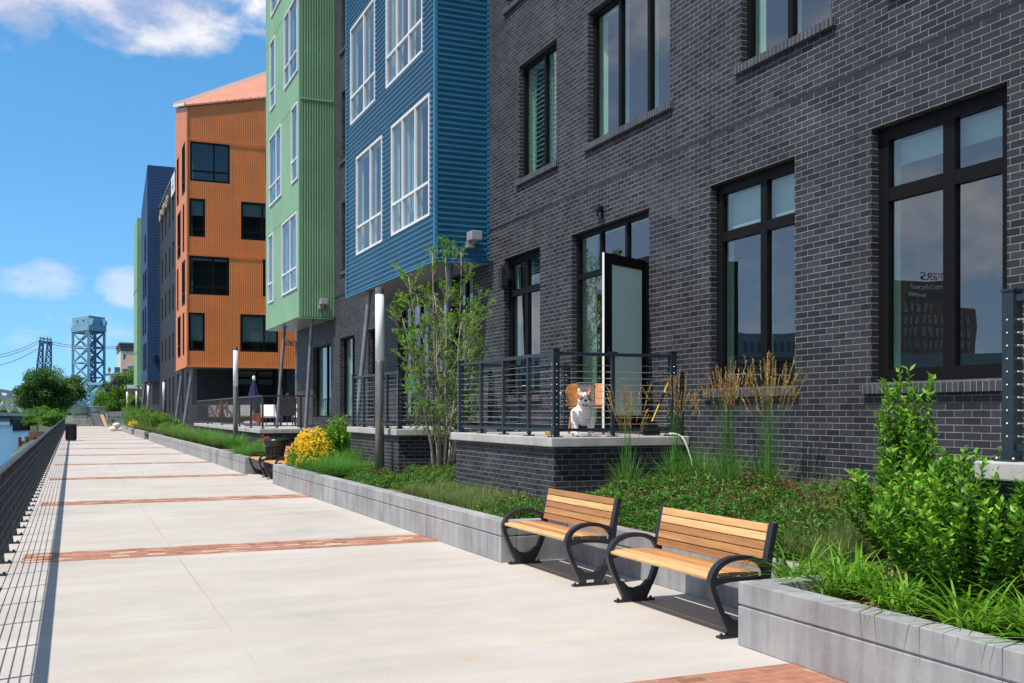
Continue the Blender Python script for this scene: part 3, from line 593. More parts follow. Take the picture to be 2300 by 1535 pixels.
# ---- flood lights and columns
for (px, py, Y_) in ((1055, 543, bY0), (722, 685, gY0)):
    d_, x_ = on_y(px, Y_); z_ = zz(py, d_); mb = MB(); mb.box(x_-.10, x_+.06, Y_-.13, Y_-.028, z_-.14, z_-.02); mb.box(x_-.09, x_+.13, Y_-.34, Y_-.06, z_-.015, z_+.16); mb.bar((x_, Y_-.1, z_-.08), (x_+.03, Y_-.2, z_), .05)
    mb.build('flood_light', M['greypaint'], bld, bevel=.012)
def column(par, top, foot, r=.055, mat='galv', name='column'):
    mb = MB(); tp, ft = Vector(top), Vector(foot); mb.tube([ft, tp], r, 14); mb.lathe(tp-Vector((0, 0, .03)), [(.11, 0), (.11, .028)], 14); mb.lathe(ft, [(.12, 0), (.12, .03)], 14); return mb.build(name, M[mat], par, smooth=False)
for tp, ft in (((6.76, 18.8, bZ), (6.5, 19.0, .45)), ((6.5, 23.75, bZ), (6.15, 23.95, .45)), ((6.84, 31.7, bZ), (6.62, 31.8, .45)), ((6.6, 34.9, bZ), (6.3, 35.0, .45))): column(bld, tp, ft)
# ------------------------------------------------------------------ the farther building: orange tower, brick wing, blue and green bays
oX, oY0, oY1 = 6.33, 64.4, 71.6
b2 = thing('apartment_building', 'farther apartment block with an orange ribbed tower, dark brick wing and deep blue bay', 'building', (7.4, 90, 0))
cols2 = [(85.4, 86.7), (88.7, 90.0), (92.3, 93.7), (96.0, 97.4)]; rows2 = [(1.6, 4.5), (6.0, 8.0), (9.8, 11.8), (13.2, 15.3), (16.9, 19.0)]
ops2 = [(a, b, c, d) for a, b in cols2 for c, d in rows2]+[(y, y+1.3, 1.6, 4.5) for y in (74.2, 77.6, 81.2)]
cw = [on_y(530, 69)[1], on_y(617, 69)[1]]; cwin = (cw[0], cw[1], zz(890, 68.6), zz(832, 68.6))
mb = MB(); wall(mb, FW, 69, 126, -.4, 20.5, ops2, .25); wall(mb, FY(69), 7.4, 13.2, -.4, 20.5, [cwin], .2); mb.quad((7.4, 69, 20.5), (24, 69, 20.5), (24, 126, 20.5), (7.4, 126, 20.5)); mb.quad((7.4, 126, -.4), (24, 126, -.4), (24, 126, 20.5), (7.4, 126, 20.5))
wall(mb, FY(66.5), 12.75, 26, -.4, 5.4); mb.quad((12.75, 66.5, -.4), (12.75, 69, -.4), (12.75, 69, 4.42), (12.75, 66.5, 4.42))
mb.build('brick_wall', M['brick_far'], b2)
mb = MB(); mb.box(12.97, 26, 66.5, 68, 5.4, 20); 
for z in (6.4, 7.4): mb.box(13.2, 26, 66.49, 66.5, z, z+.04, )
mb.build('courtyard_wall', M['white'], b2)
mb = MB(); mb.fbox(FW, 69.3, 126, 20.5, 20.62, -.3, .06); mb.build('parapet', M['soffit'], b2)
mb = MB(); mb.quad((8.3, 69.1, 0), (8.3, 125.8, 0), (8.3, 125.8, 20.4), (8.3, 69.1, 20.4)); mb.quad((7.5, 70.0, 0), (13, 70.0, 0), (13, 70.0, 10), (7.5, 70.0, 10)); mb.build('interior', M['dark_room'], b2)
for r_ in ops2: window(b2, FW, r_, cols=(.5,), rec=.25, gm='glass_far', room=0, w=.05, mw=.05)
window(b2, FY(69), cwin, cols=(.55,), trans=(cwin[2]+(cwin[3]-cwin[2])*.68,), rec=.1, gm='glass_far', room=0, w=.12, mw=.14, shade=.85)
def WY(p0, p1, t0, t1, Y):
    d0, x0 = on_y(p0, Y); d1, x1 = on_y(p1, Y); return (x0, x1, zz(t1, d0), zz(t0, d0))
ow = [(427, 516, 317, 406, (.6,), .26, 0), (425, 461, 445, 531, (), .2, .9), (425, 515, 574, 661, (.59,), .2, .15), (423.5, 460, 702, 788, (), .25, 1.6), (541, 618, 453, 538, (.62,), .2, .75), (540, 625, 706, 790, (.62,), .25, 1.6), (596, 640, 330, 411, (.5,), .2, .3), (590, 640, 583, 666, (.4,), .2, .2)]
orr = [WY(a, b, c, d, oY0) for a, b, c, d, *_ in ow]
FO = FY(oY0); FOX = FX(oX); xe = 12.95; oz = 4.43
topY = lambda x: 20.03+.226*(x-oX)
mb = MB(); clad(mb, FO, oX+.03, xe, oz, 19.9, orr, .11, .018, top=topY)
oxr = [(y0, y1, z0, z1) for (y0, y1), (z0, z1) in (((65.5, 67.2), (15.2, 18.2)), ((69.6, 70.6), (15.2, 18.2)), ((66.0, 66.7), (11.6, 14.5)), ((68.3, 70.2), (11.6, 14.5)), ((65.5, 67.2), (8.3, 11.0)), ((69.8, 70.5), (8.3, 11.0)), ((66.0, 66.7), (5.2, 7.8)), ((68.3, 70.0), (5.2, 7.8)))]
for a_, b_, c_, d_ in cells(oY0, oY1, oz, 20.03, oxr): mb.quad(FOX.p(a_, c_), FOX.p(b_, c_), FOX.p(b_, d_), FOX.p(a_, d_))
mb.add([(oX, oY0, 20.03), (oX, oY1, 20.03), (oX, oY1, 21.9)], [(0, 1, 2)])
mb.quad((oX, oY1, oz), (xe, oY1, oz), (xe, oY1, 25.1), (oX, oY1, 21.9)); mb.quad((xe, oY0, oz), (xe, oY1, oz), (xe, oY1, 25.1), (xe, oY0, topY(xe)))
ob = mb.build('tower', M['orange'], b2); ob['label'] = 'orange ribbed metal tower with a sloping salmon roof'
mb = MB(); A_, D_, C_, B_ = (oX-.1, oY0-.12, 20.03), (xe, oY0-.12, topY(xe)), (xe, oY1, 25.15), (oX-.1, oY1, 21.92)
mb.hexa([A_, D_, C_, B_]+[(p[0], p[1], p[2]+.10) for p in (A_, D_, C_, B_)])
for i in range(1, 14):
    f = i/14; p = Vector(A_).lerp(Vector(D_), f); q = Vector(B_).lerp(Vector(C_), f); mb.bar(p+Vector((0, 0, .12)), q+Vector((0, 0, .12)), .04, .05)
mb.build('roof', M['roof_pink'], ob)
mb = MB(); mb.bar(Vector(B_)+Vector((0, -.1, .16)), Vector(C_)+Vector((0, -.1, .16)), .35, .22); mb.bar(Vector(A_)+Vector((-.03, 0, .12)), Vector(B_)+Vector((-.03, 0, .12)), .1, .16); mb.build('roof_edge', M['trim_cream'], ob)
mb = MB(); mb.quad((oX, oY0, oz), (xe, oY0, oz), (xe, oY1, oz), (oX, oY1, oz)); mb.build('soffit', M['soffit'], ob)
mb = MB(); mb.box(oX-.03, oX+.05, oY0-.06, oY0+.03, oz-.03, 20); mb.box(oX, xe, oY0-.06, oY0, oz-.06, oz); mb.box(oX-.03, oX, oY0-.05, oY1, oz-.06, oz)
for z in (WY(430, 440, 316, 317, oY0)[3], WY(430, 440, 573, 574, oY0)[3]): mb.box(oX+.05, xe, oY0-.07, oY0-.045, z+.05, z+.13)
mb.build('trim', M['orange'], ob)
for r_, (_, _, _, _, cols, tf, sh) in zip(orr, ow): window(b2, FO, r_, cols=cols, trans=(r_[2]+(r_[3]-r_[2])*tf,), rec=.06, gm='glass_far', w=.11, mw=.1, room=0, shade=sh)
for r_ in oxr: window(b2, FOX, r_, cols=(.5,) if r_[1]-r_[0] > 1 else (), trans=(r_[2]+.7,), rec=.04, gm='glass_bay', w=.09, mw=.09, room=0)
mb = MB(); mb.box(oX+.5, xe-.1, oY0+1.2, oY0+1.25, oz+.05, 20); mb.box(oX+.5, oX+.55, oY0+1.2, oY1-.2, oz+.05, 20); mb.build('interior', M['dark_room'], b2)
nX, nY0, nY1 = 6.33, 99.9, 109.0
mb = MB(); clad(mb, FY(nY0), nX, 12.5, 4.5, 24.4, (), .14, .012, True); n_ops = [(y, y+1.5, z, z+2.6) for y, z in ((101.2, 5.6), (103.8, 5.6), (101.8, 9), (105, 9), (101.2, 12.4), (104, 12.4), (102, 15.8))]
for a_, b_, c_, d_ in cells(nY0, nY1, 4.5, 21.7, n_ops): mb.quad(FX(nX).p(a_, c_), FX(nX).p(b_, c_), FX(nX).p(b_, d_), FX(nX).p(a_, d_))
mb.add([(nX, nY0, 21.7), (nX, nY1, 21.7), (nX, nY0, 24.4)], [(0, 1, 2)]); mb.quad((nX, nY0, 24.4), (12.5, nY0, 24.4), (12.5, nY1, 21.7), (nX, nY1, 21.7)); mb.quad((nX, nY0, 4.5), (7.4, nY0, 4.5), (7.4, nY1, 4.5), (nX, nY1, 4.5)); mb.quad((nX, nY1, 4.5), (7.4, nY1, 4.5), (7.4, nY1, 21.7), (nX, nY1, 21.7))
q = mb.build('bay', M['blue_far'], b2); q['label'] = 'tall deep blue metal bay'
for r_ in n_ops: window(b2, FX(nX), r_, cols=(.5,), trans=(r_[2]+.7,), rec=.04, gm='glass_bay', w=.09, mw=.09, room=0)
mb = MB(); mb.box(6.4, 9, 117.5, 124, 4.5, 22.6); mb.box(6.36, 6.4, 117.5, 124, 8.1, 8.2); mb.box(6.36, 6.4, 117.5, 124, 14.9, 15.0); q = mb.build('bay', M['green'], b2); q['label'] = 'pale green metal bay at the far end'
for tp, ft in (((6.75, 65.2, oz), (6.2, 65.6, .3)), ((6.6, 70, oz), (6.15, 70.4, .3)), ((12.0, 65.2, oz), (12.3, 66.0, 1.1)), ((6.6, 100.4, 4.5), (6.2, 100.7, .3)), ((6.6, 107.5, 4.5), (6.15, 107.9, .3)), ((6.6, 118.5, 4.5), (6.3, 118.9, .3))): column(b2, tp, ft, .1)
mb = MB(); y = 99.6; mb.box(6.9, 7.2, 99.55, 99.88, 6.3, 6.9); mb.build('flood_light', M['black_plastic'], b2)
mb = MB(); mb.fbox(FW, 84.0, 86.9, 18.95, 20.45, .03, .08); bn = mb.build('banner', M['white'], b2)
mb = MB(); mb.fbox(FW, 85.0, 85.25, 19.2, 20.1, .085, .1); mb.fbox(FW, 85.5, 85.9, 19.5, 19.7, .085, .1); mb.build('print', M['cornice'], bn)
pts = []                                                             # an unreadable looping script sign on the brick parapet
for i in range(150):
    f = i/149; pts.append(FW.p(98.4-f*9.4+.32*math.sin(f*62), 19.35+.3*math.sin(f*62+1.5)*(1+.6*math.sin(f*17)), .12))
mb = MB(); mb.tube(pts, .05, 6); q = mb.build('script_sign', M['gold_letters'], b2); q['label'] = 'pale yellow flowing script lettering, too far to read'
# ------------------------------------------------------------------ brick terraces and their cable railings
TZ = 1.36
def terrace(y0, y1, label):
    tr = thing('brick_terrace', label, 'terrace', (6.4, (y0+y1)/2, 0), 'small brick terraces along the facade')
    mb = MB(); wall(mb, FX(5.47), y0, y1, .2, TZ-.12); wall(mb, FY(y0), 5.47, 7.41, .2, TZ-.12); wall(mb, Frame((0, y1, 0), (1, 0, 0), (0, 1, 0)), 5.47, 7.41, .2, TZ-.12); mb.build('brick_base', M['brick'], tr)
    mb = MB(); mb.box(5.40, 7.395, y0-.07, y1+.07, TZ-.118, TZ); mb.build('slab', M['slab'], tr, bevel=.012); return tr
terrace(11.43, 14.95, 'brick terrace with pale slab edge where the white and brown dog stands')
terrace(18.02, 21.5, 'brick terrace with pale slab under the blue bay, behind the multi stemmed tree')
terrace(-3.5, 4.88, 'brick terrace slab cut off by the right edge, behind the big green shrub')
def cable_rail(path, mids, label, z0=TZ, cap=True):
    r = thing('cable_railing', label, 'railing', (path[1][0], path[1][1], z0), 'blue black cable railings on the terraces')
    def post(p, w, h, big):
        mb = MB(); x, y = p; mb.box(x-w/2, x+w/2, y-w/2, y+w/2, z0, z0+h)
        mb.box(x-w/2-.035, x+w/2+.035, y-w/2-.035, y+w/2+.035, z0+.001, z0+.014)
        if big: mb.box(x-w/2-.006, x+w/2+.006, y-w/2-.006, y+w/2+.006, z0+h, z0+h+.018)
        b = mb; m0 = len(mb.m)
        for sx in (-1, 1):
            for sy in (-1, 1): b.sphere((x+sx*(w/2+.02), y+sy*(w/2+.02), z0+.018), .011, 6, 4)
        if big:
            for k in range(10): z = z0+.16+.083*k; b.sphere((x-w/2-.002, y, z), .008, 6, 4); b.sphere((x, y-w/2-.002, z), .008, 6, 4)
        mb.m[m0:] = [1]*(len(mb.m)-m0); mb.build('post', [M['navy_metal'], M['wire']], r, bevel=.004)
    for p in path: post(p, .088, 1.09, True)
    for p in mids: post(p, .05, 1.03, False)
    mb = MB(); lo = MB()
    for a, b in zip(path, path[1:]):
        d = Vector((b[0]-a[0], b[1]-a[1], 0)).normalized()*.045; a_, b_ = Vector((*a, z0+1.045))+d, Vector((*b, z0+1.045))-d
        mb.bar(a_, b_, .055, .042); lo.bar(a_-Vector((0, 0, .955)), b_-Vector((0, 0, .955)), .04, .04)
    mb.build('top_rail', M['navy_metal'], r, bevel=.004); lo.build('bottom_rail', M['navy_metal'], r)
    for k in range(10):
        z = z0+.16+.083*k; mb = MB()
        for a, b in zip(path, path[1:]):
            mb.tube([(*a, z), (*b, z)], .0032, 5)
            d = Vector((b[0]-a[0], b[1]-a[1], 0)).normalized()
            for e, s in ((a, 1), (b, -1)): mb.tube([Vector((*e, z))+d*s*.045, Vector((*e, z))+d*s*.11], .0065, 6)
        mb.build('cable', M['wire'], r)
    return r
cable_rail([(7.32, 14.88), (5.52, 14.88), (5.52, 11.50), (7.22, 11.50)], [(5.52, 14.0), (5.52, 13.15), (5.52, 12.3), (6.33, 11.50), (6.5, 14.88)], 'blue black cable railing around the terrace with the dog')
cable_rail([(7.32, 21.42), (5.52, 21.42), (5.52, 18.1), (7.3, 18.1)], [(5.52, 20.6), (5.52, 19.75), (5.52, 18.9), (6.4, 18.1)], 'blue black cable railing behind the multi stemmed tree')
cable_rail([(7.32, 4.78), (5.55, 4.78), (5.55, -1.5)], [(5.55, 3.9), (5.55, 3.0), (6.45, 4.78)], 'blue black cable railing post cut by the right edge of the view')
# ------------------------------------------------------------------ promenade fence by the river
FXP, FH = -.72, 1.07
fn = thing('river_fence', 'black post and wire fence along the water side of the promenade', 'fence', (FXP, 30, 0))
def fpost(mb, y):
    prof = [(0, 0), (-.02, .2), (-.025, .45), (-.012, .75), (.01, FH-.03)]
    for (a, za), (b, zb) in zip(prof, prof[1:]): mb.hexa([(FXP+a-.032, y-.009, za), (FXP+a+.032, y-.009, za), (FXP+a+.032, y+.009, za), (FXP+a-.032, y+.009, za), (FXP+b-.032, y-.009, zb), (FXP+b+.032, y-.009, zb), (FXP+b+.032, y+.009, zb), (FXP+b-.032, y+.009, zb)])
    mb.box(FXP-.06, FXP+.10, y-.05, y+.05, .001, .014); mb.lathe((FXP+.075, y, .014), [(.014, 0), (.014, .022)], 6)
ys_ = [5.2+.93*k for k in range(120)]
for y in ys_[:97]: mb = MB(); fpost(mb, y); mb.build('post', M['black_metal'], fn)
mb = MB(); [fpost(mb, y) for y in ys_[97:]]; tag(mb.build('post', M['black_metal'], fn), kind='stuff')
mb = MB(); mb.hexa([(FXP-.025, 1, FH-.032), (FXP+.045, 1, FH-.032), (FXP+.045, 116.5, FH-.032), (FXP-.025, 116.5, FH-.032), (FXP-.025, 1, FH), (FXP+.045, 1, FH+.008), (FXP+.045, 116.5, FH+.008), (FXP-.025, 116.5, FH)]); mb.build('top_rail', M['black_metal'], fn)
for k in range(7): z = .13+.128*k; mb = MB(); mb.tube([(FXP+.034, 1, z), (FXP+.034, 116.5, z)], .0055, 6); mb.build('wire', M['black_metal'], fn)
# ------------------------------------------------------------------ benches
def smooth2(pts, n=8):
    out = []; P = [pts[0]]+list(pts)+[pts[-1]]
    for i in range(1, len(P)-2):
        for k in range(n):
            t_ = k/n; a, b, c, d = P[i-1], P[i], P[i+1], P[i+2]
            out.append(tuple(.5*((2*b[j])+(c[j]-a[j])*t_+(2*a[j]-5*b[j]+4*c[j]-d[j])*t_*t_+(3*b[j]-a[j]-3*c[j]+d[j])*t_**3) for j in range(len(b))))
    return out+[tuple(pts[-1])]
def ribbon(mb, pts, y, wd, th):                                     # sweep a rectangular section along an (x, z, thickness) curve
    k = len(pts); vs = []
    for i, p in enumerate(pts):
        a = pts[max(i-1, 0)]; b = pts[min(i+1, k-1)]; tx, tz = b[0]-a[0], b[1]-a[1]; l = math.hypot(tx, tz) or 1; nx, nz = -tz/l, tx/l
        h = (p[2] if len(p) > 2 else th)/2
        for sx, sy in ((-1, -1), (1, -1), (1, 1), (-1, 1)): vs.append((p[0]+nx*h*sx, y+wd/2*sy, p[1]+nz*h*sx))
    fs = [(i*4+j, i*4+(j+1) % 4, (i+1)*4+(j+1) % 4, (i+1)*4+j) for i in range(k-1) for j in range(4)]+[(3, 2, 1, 0), tuple(range((k-1)*4, k*4))]
    mb.add(vs, fs)
def bench(cx, cy, L, bt, st, label, group, plate=False):
    r = thing('park_bench', label, 'bench', (cx, cy, 0), group)
    for s in (-1, 1):
        y = s*L/2; mb = MB(); W_ = .058
        ribbon(mb, smooth2([(-.085, .03, .05), (-.135, .12, .045), (-.205, .26, .042), (-.25, .38, .046), (-.248, .455, .046), (-.195, .535, .042), (-.08, .585, .038), (.07, .585, .036), (.18, .545, .04), (.232, .49, .05)]), y, W_, .04)
        ribbon(mb, smooth2([(-.235, .418, .05), (-.1, .432, .034), (.06, .428, .034), (.235, .41, .055)]), y, W_-.004, .035)
        ribbon(mb, smooth2([(.085, .03, .05), (.135, .12, .048), (.20, .25, .046), (.235, .38, .052), (.243, .48, .056), (.265, .62, .05), (.312, .835, .044)]), y, W_-.002, .045)
        poly = [(-.11, .018), (.11, .018), (.155, .13), (.128, .185), (.075, .135), (0, .118), (-.075, .135), (-.128, .185), (-.155, .13)]
        vs = [(x, y-W_/2+.003, z) for x, z in poly]+[(x, y+W_/2-.003, z) for x, z in poly]; n = len(poly)
        c0 = len(vs); vs += [(0, y-W_/2+.003, .06), (0, y+W_/2-.003, .06)]
        mb.add(vs, [(i, (i+1) % n, c0) for i in range(n)]+[(n+(i+1) % n, n+i, c0+1) for i in range(n)]+[(i, (i+1) % n, n+(i+1) % n, n+i) for i in range(n)])
        mb.box(-.19, .19, y-.034, y+.034, .001, .018)
        for sx in (-.165, .165): mb.lathe((sx, y, .018), [(.013, 0), (.013, .012), (.006, .022)], 8)
        o = mb.build('side_frame', M['black_metal'], r, local=True, bevel=.006)
        if plate and s < 0: p = MB(); p.box(-.055, .02, y-W_/2-.004, y-W_/2-.0005, .035, .06); p.build('name_plate', M['white'], o, local=True)
    h = L/2-.03
    def slat(mb, a, b, th, tint):                                   # a, b are the two edges in (x, z)
        d = Vector((b[0]-a[0], b[1]-a[1])).normalized(); n = Vector((-d.y, d.x))*th/2
        mb.hexa([(a[0]-n.x, -h, a[1]-n.y), (b[0]-n.x, -h, b[1]-n.y), (b[0]-n.x, h, b[1]-n.y), (a[0]-n.x, h, a[1]-n.y), (a[0]+n.x, -h, a[1]+n.y), (b[0]+n.x, -h, b[1]+n.y), (b[0]+n.x, h, b[1]+n.y), (a[0]+n.x, h, a[1]+n.y)], 0, tint)
    mb = MB(); x0, x1 = -.262, .205; n = 5; pt = (x1-x0)/n
    zs = lambda x: .462-.30*max(0, -x-.16)**1.0*.6-.055*max(0, x)
    for i in range(n): a, b = x0+i*pt+.004, x0+(i+1)*pt-.004; slat(mb, (a, zs(a)), (b, zs(b)), .028, st[i])
    mb.build('seat', M['wood'], r, local=True, bevel=.007)
    mb = MB(); p0, p1 = Vector((.222, .488)), Vector((.292, .828)); n = 5
    for i in range(n):
        a = p0.lerp(p1, (i+.05)/n); b = p0.lerp(p1, (i+.95)/n); slat(mb, a, b, .028, bt[n-1-i])
    mb.build('backrest', M['wood'], r, local=True, bevel=.005)
    mb = MB(); mb.bar((-.02, -h, .425), (-.02, h, .425), .04, .02); mb.bar((.262, -h, .55), (.262, h, .55), .015, .04); mb.build('support_bar', M['black_metal'], r, local=True)
    return r
bg_ = 'slatted wooden benches with black curved frames'
bench(4.60, 9.58, 1.56, (.45, .9, .3, .62, .28), (.95, .45, .8, .5, .4), 'wooden slat bench with black looped frames, the left one of the front pair', bg_, True)
bench(4.58, 7.14, 1.56, (.78, .97, .3, .55, .3), (.9, .85, .5, .6, .35), 'wooden slat bench partly behind the corner of the right concrete planter', bg_)
bench(4.62, 27.25, 1.5, (.6, .7, .5, .7, .5), (.7, .6, .7, .5, .5), 'far wooden bench, on the left of the black bin', bg_)
bench(4.62, 25.0, 1.5, (.6, .7, .5, .7, .5), (.7, .6, .7, .5, .5), 'far wooden bench half hidden by the planter with yellow flowers', bg_)
# ------------------------------------------------------------------ litter bins
bn = thing('litter_bin', 'black litter bin lined with a black bag, between the two far benches', 'bin', (4.75, 26.13, 0), 'black litter bins')
mb = MB(); mb.lathe((4.75, 26.13, 0), [(.17, .01), (.17, .05), (.09, .06), (.085, .22), (.25, .24), (.30, .93), (.31, .95)], 20)
for k in range(20): an = k*math.pi/10; mb.bar((4.75+.256*math.cos(an), 26.13+.256*math.sin(an), .26), (4.75+.306*math.cos(an), 26.13+.306*math.sin(an), .92), .03, .012)
mb.build('body', M['black_plastic'], bn, smooth=False)
mb = MB(); mb.lathe((4.75, 26.13, 0), [(.312, .80+0.0), (.335, .84), (.345, .93), (.335, .985), (.30, .985), (.27, .9), (.2, .7)], 20); bg2_ = mb.build('bin_liner', M['black_plastic'], bn, smooth=True)
for v_ in bg2_.data.vertices: v_.co += Vector((rng.normal(0, .008), rng.normal(0, .008), rng.normal(0, .01)))
b_ = thing('litter_bin', 'lone black litter bin beside the river fence', 'bin', (-.08, 63.8, 0), 'black litter bins')
mb = MB(); mb.lathe((-.08, 63.8, 0), [(.26, .02), (.29, .1), (.29, .84), (.31, .86), (.31, .9), (.2, .93)], 18)
for k in range(22): an = k*2*math.pi/22; mb.bar((-.08+.297*math.cos(an), 63.8+.297*math.sin(an), .1), (-.08+.297*math.cos(an), 63.8+.297*math.sin(an), .84), .04, .012)
mb.build('body', M['black_plastic'], b_); mb = MB(); mb.lathe((-.08, 63.8, 0), [(.30, .905), (.315, .93), (.30, .97), (.2, .96)], 18); mb.build('bin_liner', M['black_plastic'], b_)
# ------------------------------------------------------------------ column lights
def lamp(x, y, ztop, label, r=.082):
    l = thing('column_light', label, 'light', (x, y, 0), 'tall cylindrical column lights')
    zm = ztop-1.36; mb = MB(); mb.lathe((x, y, 0), [(r, .2), (r, zm), (r*.93, zm+.01)], 24); mb.build('pole', M['steel'], l, smooth=False)
    for p in l.children[0].data.polygons: p.use_smooth = len(p.vertices) == 4
    mb = MB(); mb.lathe((x, y, 0), [(r*.93, zm+.01), (r*.99, zm+.012), (r*.99, ztop-.12), (r*.93, ztop-.118)], 24); o = mb.build('lamp_tube', M['opal'], l)
    for p in o.data.polygons: p.use_smooth = len(p.vertices) == 4
    mb = MB(); mb.lathe((x, y, 0), [(r, ztop-.118), (r, ztop-.005), (r*.9, ztop)], 24); mb.build('cap', M['steel'], l)
lamp(5.2, 18.3, 3.96, 'tall steel column light with white tube, in front of the multi stemmed tree'); lamp(5.15, 36.1, 3.9, 'steel column light with white tube, in front of the pool deck railing')
lamp(5.98, 76.9, 3.9, 'thin column light between the orange tower columns and the blue bay', .09); lamp(6.15, 96, 4.1, 'far column light in front of the deep blue bay', .1)
lamp(6.4, 118.5, 4.0, 'far column light in front of the brick house, the right one of two', .1); lamp(5.6, 122, 4.0, 'far column light in front of the brick house, the left one of two', .1)
# ------------------------------------------------------------------ continuous bodies: spheres along limbs fused by voxel remesh
def paint_mat(name, rough=.7):
    m, t = newmat(name); c = t.a('Attribute', attribute_name='Paint').outputs['Color']; n = t.noise(t.a('TexCoord').outputs['Object'], 60, 3)
    return finish(m, t, pbr(t, t.mix(1.0, c, t.mr(n, .3, .7, .9, 1.1), 'MULTIPLY'), rough, 0, .3))
M['fur'] = paint_mat('short_fur', .75); M['person'] = paint_mat('skin_and_clothes', .6)
def blob(name, chains, vox, parent, mat, paint, smooth=6):
    bm = bmesh.new()
    for pts, rs in chains:
        pts = [Vector(p) for p in pts]
        for i in range(len(pts)):
            j = min(i+1, len(pts)-1); d = (pts[j]-pts[i]).length; r0, r1 = rs[i], rs[j]
            n = max(1, int(d/(.35*min(r0, r1)))) if j != i else 1
            for k in range(n):
                f = k/n; bmesh.ops.create_icosphere(bm, subdivisions=2, radius=r0+(r1-r0)*f, matrix=Matrix.Translation(pts[i].lerp(pts[j], f)))
    me = bpy.data.meshes.new('tmp'); bm.to_mesh(me); bm.free(); o = bpy.data.objects.new('tmp', me); COL.objects.link(o)
    m = o.modifiers.new('r', 'REMESH'); m.mode = 'VOXEL'; m.voxel_size = vox
    s = o.modifiers.new('s', 'SMOOTH'); s.iterations = smooth; s.factor = .5
    bpy.context.view_layer.update(); dg = bpy.context.evaluated_depsgraph_get()
    nm = bpy.data.meshes.new_from_object(o.evaluated_get(dg)); bpy.data.objects.remove(o); bpy.data.meshes.remove(me)
    nm.name = name; nm.materials.clear(); nm.materials.append(mat); at = nm.attributes.new('Paint', 'FLOAT_COLOR', 'POINT')
    for i, v_ in enumerate(nm.vertices): at.data[i].color = (*paint(v_.co), 1)
    nm.polygons.foreach_set('use_smooth', [True]*len(nm.polygons)); return raw_obj(name, nm, parent)
# ------------------------------------------------------------------ the bulldog
dog = thing('dog', 'white bulldog with brown patches and tongue out, standing on the terrace behind the cable railing', 'dog', (6.09, 11.85, TZ), rz=R(-22))
ch = [([(0, -.13, .31), (0, .0, .315), (0, .14, .315), (0, .25, .31)], [.135, .128, .108, .112]), ([(0, -.14, .36), (0, -.19, .43)], [.115, .095]), ([(0, -.10, .22), (0, -.14, .25)], [.09, .10]),
      ([(0, -.205, .482)], [.088]), ([(-.035, -.235, .465), (.035, -.235, .465)], [.07, .07]), ([(-.038, -.275, .432), (.038, -.275, .432)], [.042, .042]), ([(0, -.285, .452), (0, -.302, .455)], [.044, .034]), ([(-.022, -.275, .398), (.022, -.275, .398)], [.03, .03]),
      ([(0, .33, .36), (.01, .36, .37)], [.028, .018])]
for s in (-1, 1):
    ch += [([(s*.105, -.12, .31), (s*.125, -.13, .20), (s*.115, -.135, .12), (s*.112, -.14, .045)], [.07, .048, .038, .036]), ([(s*.112, -.145, .03), (s*.114, -.185, .026)], [.036, .031])]
    for q in (-.017, 0, .017): ch.append(([(s*.113+q, -.175, .024), (s*.113+q*1.2, -.205, .018)], [.017, .014]))
    ch += [([(s*.08, .22, .29), (s*.115, .17, .20), (s*.12, .25, .12), (s*.12, .25, .045)], [.09, .056, .034, .031]), ([(s*.12, .24, .03), (s*.12, .20, .025)], [.033, .028])]
    ch.append(([(s*.058, -.20, .535), (s*.078, -.195, .575), (s*.086, -.19, .615)], [.032, .026, .012])); ch.append(([(s*.075, -.205, .53), (s*.090, -.198, .57)], [.022, .016]))
def dogpaint(c):
    x, y, z = c; w = (.86, .81, .73); b = (.30, .115, .035)
    if z > .39 and y < -.12:
        if z > .532 and x > .02: return (.20, .08, .03) if y > -.205 else (.45, .22, .16)
        if z > .532 and x < -.02: return (.66, .46, .40) if y < -.212 else (.74, .70, .65)
        if y < -.262 and z < .418 and abs(x) < .045: return (.06, .02, .02)
        wb = .012*mnoise.noise(Vector((x*30, y*30, z*30))); e = ((abs(x)-.066+wb)/.036)**2+((z-.50+wb)/.034)**2
        if e < 1 and z > .462: return b
        if z > .515+wb and abs(x) > .034: return b
        if x > .07+wb and z > .455: return b
    n = mnoise.noise(Vector((x*14, y*14, z*14)))
    if y > .10 and n > .25 and z > .25: return (.5, .33, .2)
    return tuple(k*(1+.06*n) for k in w)
dog.scale = (.88, .95, 1.0)
body = blob('body', ch, .0085, dog, M['fur'], dogpaint, 9)
mb = MB(); mb.sphere((0, -.338, .462), .019, 10, 8, sc=(1.25, .8, .9)); mb.build('nose', M['black_plastic'], dog, True, local=True)
for s in (-1, 1): mb = MB(); mb.sphere((s*.05, -.291, .486), .0135, 10, 8); mb.build('eye', M['black_plastic'], dog, True, local=True)
mb = MB(); mb.sphere((0, -.305, .405), .022, 10, 8, sc=(1.1, .9, .55)); mb.sphere((.004, -.318, .394), .017, 10, 8, sc=(1, .6, .9)); mb.build('tongue', M['pink'], dog, True, local=True)
